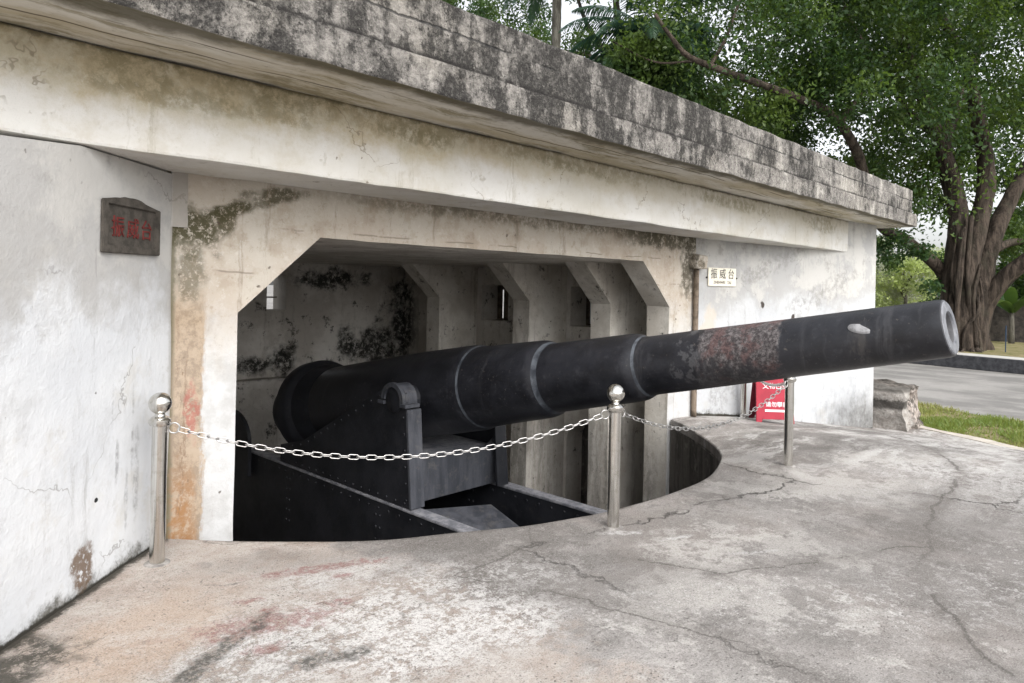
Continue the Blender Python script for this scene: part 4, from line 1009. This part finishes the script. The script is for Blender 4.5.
def wall_blocky(p0, p1, z0, z1, th, name, mat):
    p0, p1 = Vector(p0), Vector(p1); dd = p1-p0; dd.z = 0; L = dd.length; dd.normalize()
    bm = rough_block((0, 0, z0), (L, th, z1), .3, .07, 1.3, 4, .03)
    ang = math.atan2(dd.y, dd.x); bm.transform(Matrix.Translation((p0.x, p0.y, 0)) @ Matrix.Rotation(ang, 4, 'Z')); return obj(name, bm, mat)
wa, wb = at(955, 320, 33), at(1190, 320, 29)
tag(wall_blocky(wa, wb, -.6, 1.35, .5, 'masonry_wall', M['oldwall']), 'dark mossy masonry wall behind the banyan trunk', 'wall')
q = on_z(1005.5, 352, -.43); bm = bmesh.new(); add_cyl(bm, (q.x, q.y, -.45), (q.x, q.y, .55), .018, 12); tag(obj('blue_pole', bm, M['bluepipe']), 'thin dark blue pole in front of the dark masonry wall', 'pole')
q = on_z(977.5, 347, -.43); bm = bmesh.new(); add_cyl(bm, (q.x, q.y, -.45), (q.x, q.y, .75), .035, 12); tag(obj('white_pole', bm, M['whitepipe']), 'short thin white pole beside the banyan trunk', 'pole')

# ------------------------------------------------------------------ trees
def leaf_mesh(name, centers, radii, count, size, seed, droop=.3, aspect=.5):
    """many small folded leaves round clump centres"""
    g = np.random.default_rng(seed); C_ = np.asarray(centers, float); R_ = np.asarray(radii, float)
    w = R_.prod(axis=1)**.8; idx = g.choice(len(C_), count, p=w/w.sum())
    u = g.normal(size=(count, 3)); u /= np.linalg.norm(u, axis=1)[:, None]; rr = g.random(count)**.45
    P_ = C_[idx]+u*rr[:, None]*R_[idx]
    # leaf orientation: random with a bias to hang
    a = g.normal(size=(count, 3)); a[:, 2] -= droop; a /= np.linalg.norm(a, axis=1)[:, None]
    b = g.normal(size=(count, 3)); b -= (b*a).sum(1)[:, None]*a; b /= np.linalg.norm(b, axis=1)[:, None]
    s = size*g.uniform(.65, 1.3, count)[:, None]; h = s*aspect*.5
    c = np.cross(a, b)
    v = np.stack([P_, P_+a*s*.5+b*h+c*h*.35, P_+a*s, P_+a*s*.5-b*h+c*h*.35], 1).reshape(-1, 3)
    me = bpy.data.meshes.new(name); me.vertices.add(count*4); me.vertices.foreach_set('co', v.astype(np.float32).ravel())
    me.loops.add(count*4); me.loops.foreach_set('vertex_index', np.arange(count*4, dtype=np.int32))
    me.polygons.add(count); me.polygons.foreach_set('loop_start', np.arange(0, count*4, 4, dtype=np.int32)); me.polygons.foreach_set('loop_total', np.full(count, 4, dtype=np.int32))
    me.update(calc_edges=True); me.validate(); return me
def clumps(boxes, n, seed, rmin=.5, rmax=1.3, flat=.6, keep=None):
    """clump centres in view-frustum boxes (px0, px1, py0, py1, d0, d1)"""
    r = random.Random(seed); c, R_ = [], []
    tot = sum((b[1]-b[0])*(b[3]-b[2]) for b in boxes)
    for b in boxes:
        for _ in range(max(1, int(n*(b[1]-b[0])*(b[3]-b[2])/tot))):
            for _t in range(20):
                px, py = r.uniform(b[0], b[1]), r.uniform(b[2], b[3])
                if keep is None or keep(px, py): break
            p = at(px, py, r.uniform(b[4], b[5])); q = r.uniform(rmin, rmax); c.append(p); R_.append((q, q, q*flat))
    return c, R_

# banyan
TD = 27.0
bbase = on_z(972, 350, -.44)
BT = thing('banyan_tree', 'big spreading banyan with braided trunk beyond the road at right', 'tree', (bbase.x, bbase.y, -.44))
bm = bmesh.new()
def limb(pts, r0, r1, seg=12, sub=6, dd=0, rough=.22, pw=1):
    P_ = catmull([at(x, y, TD+dz+dd) for x, y, dz in pts], sub); n_ = len(P_)
    add_tube(bm, P_, [r0+(r1-r0)*(i/(n_-1))**pw for i in range(n_)], seg, rough=rough, rfreq=1.6)
limb([(952, 356, 0), (952, 300, 0), (956, 250, 0), (958, 205, .2), (948, 165, .5), (930, 118, .5), (915, 75, .2), (900, 30, -.5), (893, -30, -1)], .44, .13)
limb([(962, 357, -.5), (962, 300, -.4), (972, 250, -.2), (984, 200, 0), (986, 160, 0), (978, 120, -.3), (966, 70, -.5), (944, 22, -1), (915, -8, -1.5)], .46, .11)
limb([(975, 357, 0), (976, 310, 0), (986, 265, .2), (998, 225, .4), (1012, 195, .6), (1040, 140, .8), (1060, 60, 1)], .46, .17)
limb([(985, 355, .3), (978, 335, .2), (985, 305, 0), (1003, 280, -.3), (1030, 258, -.8), (1075, 225, -1.5)], .36, .26)
limb([(960, 320, .2), (948, 285, .3), (936, 265, .2), (905, 240, -.3), (882, 226, -1.2), (868, 190, -2), (856, 150, -2.8), (832, 115, -3.6), (790, 95, -4.6), (735, 75, -5.6), (690, 57, -6.2), (672, 38, -6.4), (655, 14, -6.5)], .27, .05, rough=.15)
limb([(990, 252, .4), (1008, 243, 1), (1030, 240, 1.4), (1070, 232, 2)], .18, .14)
limb([(958, 215, .2), (945, 150, 1.2), (962, 90, 1.6), (985, 30, 2), (1000, -40, 2)], .30, .12)
limb([(940, 140, .5), (915, 118, 1), (880, 70, 1), (850, 20, .6), (830, -30, 0)], .14, .05)
limb([(735, 75, -5.6), (700, 62, -5.8), (655, 62, -5.6), (610, 40, -5)], .05, .02, 8)
limb([(710, 66, -6), (725, 40, -5.6), (738, 5, -5.4), (748, -20, -5)], .06, .03, 8)
limb([(840, 122, -3.4), (862, 90, -3), (870, 50, -2.5)], .10, .05, 8)
rr = random.Random(5)
for k in range(15):     # aerial roots twined over the stem and spreading at the foot
    x0 = rr.uniform(950, 986); x1 = x0+rr.uniform(-12, 12)*1.0
    y0 = rr.uniform(215, 300); dz = rr.uniform(-.9, -.5)
    limb([(x0+2, y0, dz+.35), (x0+rr.uniform(-5, 5), (y0+345)/2-10, dz), (x1, 330, dz), (x1+(x1-970)*.35, 349, dz-.1), (x1+(x1-970)*.9, 354, dz-.4)], rr.uniform(.035, .09), rr.uniform(.05, .12), 7, 4, rough=.15)
obj('trunk', bm, M['bark'], BT, smooth=True)
def keep_b(px, py):
    # open sky pockets seen through the crown
    for cx, cy, rx, ry in ((722, 30, 34, 22), (735, 58, 22, 12), (895, 100, 16, 12), (842, 150, 20, 16), (918, 228, 16, 12), (870, 128, 12, 10), (700, 12, 14, 12)):
        if ((px-cx)/rx)**2+((py-cy)/ry)**2 < 1: return False
    return not (py > 55 and px < 930 and random.random() < .35)
c, R_ = clumps([(735, 930, -70, 85, 20.8, 27), (860, 1110, -110, 130, 20, 25.5), (640, 770, -60, 22, 24, 29), (690, 905, 60, 205, 26, 31), (850, 1000, 90, 200, 28, 34), (870, 948, 165, 236, 28, 31),
                  (985, 1090, 130, 232, 28, 34), (700, 1090, -110, 30, 28, 35), (740, 840, 60, 130, 22.5, 25)], 500, 3, .45, 1.0, .75, keep_b)
c2, R2 = clumps([(640, 1060, -80, 150, 21, 31), (690, 960, 60, 232, 22.5, 31), (640, 780, -60, 60, 20.8, 22)], 110, 31, 1.2, 2.2, .7)
a1 = leaf_mesh('crown', c, R_, 135000, .155, 4, .5); a2 = leaf_mesh('crown_loose', c2, R2, 26000, .17, 14, .5)
c3, R3 = clumps([(690, 930, -90, 60, 29, 35), (860, 1100, -110, 120, 29, 36), (770, 960, 40, 215, 31, 36), (965, 1100, 100, 235, 31, 36)], 150, 41, .8, 1.5, .75, keep_b)
a3 = leaf_mesh('crown_far', c3, R3, 24000, .30, 24, .5)
bm = bmesh.new(); bm.from_mesh(a1); bm.from_mesh(a2); bm.from_mesh(a3); bpy.data.meshes.remove(a3); bm.to_mesh(a1); bm.free(); bpy.data.meshes.remove(a2)
obj('crown', a1, M['leaf'], BT)
c, R_ = clumps([(880, 925, 236, 266, 25.5, 27), (925, 940, 270, 290, 26, 27.5), (995, 1040, 225, 262, 28, 31)], 26, 8, .25, .5, .8)
obj('low_spray', leaf_mesh('low_spray', c, R_, 2600, .17, 9, .6), M['leaf2'], BT)

# second broad-leaved tree behind the roof
p = at(640, 250, 36)
ET = thing('broadleaf_tree', 'dense green broad-leaved tree rising behind the roof edge, left of the banyan', 'tree', (p.x, p.y, -.8))
bm = bmesh.new(); P_ = catmull([(p.x, p.y, -.8), (p.x+.2, p.y, 4), tuple(at(630, 110, 36)), tuple(at(620, 40, 36)), tuple(at(612, -40, 36))], 6)
add_tube(bm, P_, [.5-.4*i/len(P_) for i in range(len(P_))], 12, rough=.15)
for e in ([(628, 90), (600, 60), (560, 50)], [(622, 60), (650, 30), (668, -10)], [(626, 80), (590, 30), (575, -10)]):
    P_ = catmull([at(x, y, 36) for x, y in e], 5); add_tube(bm, P_, [.18-.13*i/len(P_) for i in range(len(P_))], 8)
obj('trunk', bm, M['bark2'], ET, smooth=True)
def keep_e(px, py):
    return not ((590 < px < 650 and -20 < py < 28) or ((px-725)/36)**2+((py-45)/30)**2 < 1 or ((px-662)/14)**2+((py-68)/12)**2 < 1)
c, R_ = clumps([(430, 545, -70, 60, 31, 40), (560, 700, 25, 140, 30.5, 38), (615, 690, 40, 120, 25.5, 28), (625, 690, 48, 100, 21.5, 23.3), (660, 800, 85, 170, 33, 40), (575, 660, -80, -5, 33, 38)], 235, 11, .55, 1.2, .7, keep_e)
obj('crown', leaf_mesh('crown', c, R_, 85000, .19, 12, .4), M['leaf2'], ET)

# palms
def palm(px, py, d, h0, fr_len, nfr, label, seed, lean=0):
    r = random.Random(seed); tp = at(px, py, d); root = thing('palm_tree', label, 'palm', (tp.x+lean, tp.y, -.8), 'palms behind the roof')
    bm = bmesh.new(); P_ = catmull([(tp.x+lean, tp.y, -.8), (tp.x+lean*.6, tp.y, tp.z*.4), (tp.x+lean*.1, tp.y, tp.z*.8), tuple(tp)], 14)
    add_tube(bm, P_, [.17*(1+.06*(i % 2)) for i in range(len(P_))], 12); obj('trunk', bm, M['palmbark'], root, smooth=True)
    for k in range(nfr):
        az = 2*math.pi*k/nfr+r.uniform(-.25, .25); el = r.uniform(-.55, .95); Lf = fr_len*r.uniform(.85, 1.1)
        dv = Vector((math.cos(az), math.sin(az), 0)); n_ = 22; pts = []
        for i in range(n_+1):
            t = i/n_; e2 = el-1.5*t*t*(.7+.3*r.random()*0)
            if i == 0: pts.append(tp.copy())
            else: pts.append(pts[-1]+(dv*math.cos(e2)+Zv*math.sin(e2))*Lf/n_)
        bm = bmesh.new(); add_tube(bm, pts, [.025*(1-i/(n_+2)) for i in range(n_+1)], 5)
        sd = dv.cross(Zv)
        for i in range(3, n_*3):
            t = i/(n_*3); j = min(int(t*n_), n_-1); q = pts[j].lerp(pts[j+1], t*n_-j); tg = (pts[j+1]-pts[j]).normalized()
            ll = (.62*math.sin(math.pi*min(1, t*.85+.15))+.1)*fr_len/3.2
            for sg in (-1, 1):
                dr = (sd*sg*.8+tg*.55+Vector((0, 0, -.25-.35*r.random()))).normalized(); wv = tg*.022*fr_len/3
                m1 = q+dr*ll*.55; e1 = q+dr*ll+Vector((0, 0, -.22*ll))
                vs = [bm.verts.new(x) for x in (q-wv*.6, q+wv*.6, m1+wv, e1, m1-wv)]; bm.faces.new(vs)
        obj('frond', bm, M['palmleaf'], root)
    return root
palm(650, 30, 24, 0, 3.3, 18, 'dark feathery palm whose drooping fronds hang over the roof near the sky gap', 3)
palm(558, -50, 26, 0, 3.2, 12, 'palm with a slim pale trunk rising behind the left of the roof edge', 6)

# far trees between wall and banyan, haze and glare put into the leaf colour
far = [(905, 285, 62, 3.6, 5.0, 'pale', 'pale yellow-green far tree just beyond the white wall corner'), (935, 272, 70, 4.2, 6.0, 'palegrey', 'pale grey-green far tree right next to the banyan trunk'),
       (868, 262, 66, 4.0, 6.5, 'palegrey', 'grey-green far tree partly hidden by the white wall corner')]
for i, (px, py, d, rw, hh, mt, lab) in enumerate(far):
    p = at(px, py, d); rt = thing('far_tree', lab, 'tree', (p.x, p.y, -.84), 'far trees beyond the road')
    bm = bmesh.new(); add_tube(bm, catmull([(p.x, p.y, -.84), (p.x+.3, p.y, 1.2), (p.x-.1, p.y+.1, 3.2), (p.x+.2, p.y, hh)], 5), [.2-.01*k for k in range(16)], 8)
    for k in range(6):
        a_ = k*1.05; add_tube(bm, [Vector((p.x, p.y, 1.0+.3*k)), Vector((p.x+math.cos(a_)*1.0, p.y+math.sin(a_)*1.0, 2.2+.35*k)), Vector((p.x+math.cos(a_)*1.9, p.y+math.sin(a_)*1.9, 3.2+.4*k))], [.09, .06, .03], 6)
    obj('trunk', bm, M['palmbark'], rt, smooth=True)
    r = random.Random(40+i); cc = [Vector((p.x+r.uniform(-rw, rw)*.8, p.y+r.uniform(-rw, rw)*.8, r.uniform(.0, hh))) for _ in range(34)]
    obj('crown', leaf_mesh('crown', cc, [(1.1, 1.1, .8)]*34, 7000, .30, 50+i, .3), M[mt], rt)
# a dark hedge-like row further right and far behind, individual shrubs
for i, (px, d, hh) in enumerate(((1012, 40, 6.2), (1055, 38, 7.5), (990, 46, 6.8), (960, 50, 4.6))):
    p = at(px, 320, d); rt = thing('shrub', ['dark leafy shrub above the masonry wall at the right edge', 'tall dark shrub beyond the right end of the masonry wall', 'dark shrub glimpsed just right of the banyan trunk', 'shrub hidden low behind the banyan trunk'][i], 'shrub', (p.x, p.y, -.44), 'shrubs behind the masonry wall')
    r = random.Random(70+i); cc = [Vector((p.x+r.uniform(-1.7, 1.7), p.y+r.uniform(-1.7, 1.7), r.uniform(-.2, hh))) for _ in range(30)]
    obj('foliage', leaf_mesh('foliage', cc, [(.8, .8, .6)]*30, 6500, .26, 80+i, .3), M['leaf'], rt)
    bm = bmesh.new(); add_tube(bm, [Vector((p.x, p.y, -.44)), Vector((p.x+.1, p.y, .8)), Vector((p.x, p.y+.1, hh*.8))], [.08, .06, .02], 6); obj('stem', bm, M['bark2'], rt)
# big-leaved plant leaning over the wall
p = at(1012, 318, 31); rt = thing('banana_plant', 'broad-leaved banana plant over the dark wall right of the banyan', 'plant', (p.x, p.y, -.44))
r = random.Random(9)
for k in range(9):
    az = r.uniform(0, 6.28); Lf = r.uniform(1.6, 2.4); el = r.uniform(.6, 1.3); dv = Vector((math.cos(az), math.sin(az), 0)); sd = dv.cross(Zv); pts = [Vector((p.x, p.y, .9))]
    for i in range(12):
        e2 = el-1.6*(i/12)**2; pts.append(pts[-1]+(dv*math.cos(e2)+Zv*math.sin(e2))*Lf/12)
    bm = bmesh.new(); prev = None
    for i, q in enumerate(pts):
        wd = .26*math.sin(math.pi*(i+.6)/13.2); row = [bm.verts.new(q+sd*wd*s+Vector((0, 0, -.06*abs(s)))) for s in (-1, 0, 1)]
        if prev:
            for j in range(2): bm.faces.new([prev[j], prev[j+1], row[j+1], row[j]])
        prev = row
    obj('leaf_blade', bm, M['leaf2'], rt, smooth=True)
bm = bmesh.new(); add_tube(bm, [Vector((p.x, p.y, -.45)), Vector((p.x, p.y, .3)), Vector((p.x, p.y, .95))], [.12, .11, .08], 10); obj('stem', bm, M['palmbark'], rt, smooth=True)

# ------------------------------------------------------------------ light
EL, AZ = rad(44), rad(200)      # bright overcast: a broad soft sun behind the camera's left shoulder
sd = Vector((math.sin(AZ)*math.cos(EL), math.cos(AZ)*math.cos(EL), math.sin(EL)))
L = bpy.data.lights.new('sun', 'SUN'); L.energy = .55; L.angle = rad(50); L.color = (1, .965, .92)
lo = bpy.data.objects.new('sun', L); COL.objects.link(lo); lo.rotation_euler = sd.to_track_quat('Z', 'Y').to_euler(); lo.location = (0, -20, 30)
wd = bpy.data.worlds.new('World'); S.world = wd; wd.use_nodes = True; nt = wd.node_tree; nt.nodes.clear()
sk = nt.nodes.new('ShaderNodeTexSky'); sk.sky_type = 'NISHITA'; sk.sun_disc = False; sk.sun_elevation = EL; sk.sun_rotation = AZ; sk.air_density = 1.0; sk.dust_density = 4.0; sk.ozone_density = 1.0
hs = nt.nodes.new('ShaderNodeHueSaturation'); hs.inputs['Saturation'].default_value = .16
bg = nt.nodes.new('ShaderNodeBackground'); bg.inputs[1].default_value = .15; ou = nt.nodes.new('ShaderNodeOutputWorld')
nt.links.new(sk.outputs[0], hs.inputs['Color']); nt.links.new(hs.outputs[0], bg.inputs[0]); nt.links.new(bg.outputs[0], ou.inputs[0])
S.view_settings.view_transform = 'Standard'; S.view_settings.look = 'None'; S.view_settings.gamma = 1; S.view_settings.use_curve_mapping = False
S.view_settings.exposure = 1.3
S.render.engine = 'CYCLES'; S.cycles.use_denoising = True; S.cycles.max_bounces = 8; S.cycles.transparent_max_bounces = 8
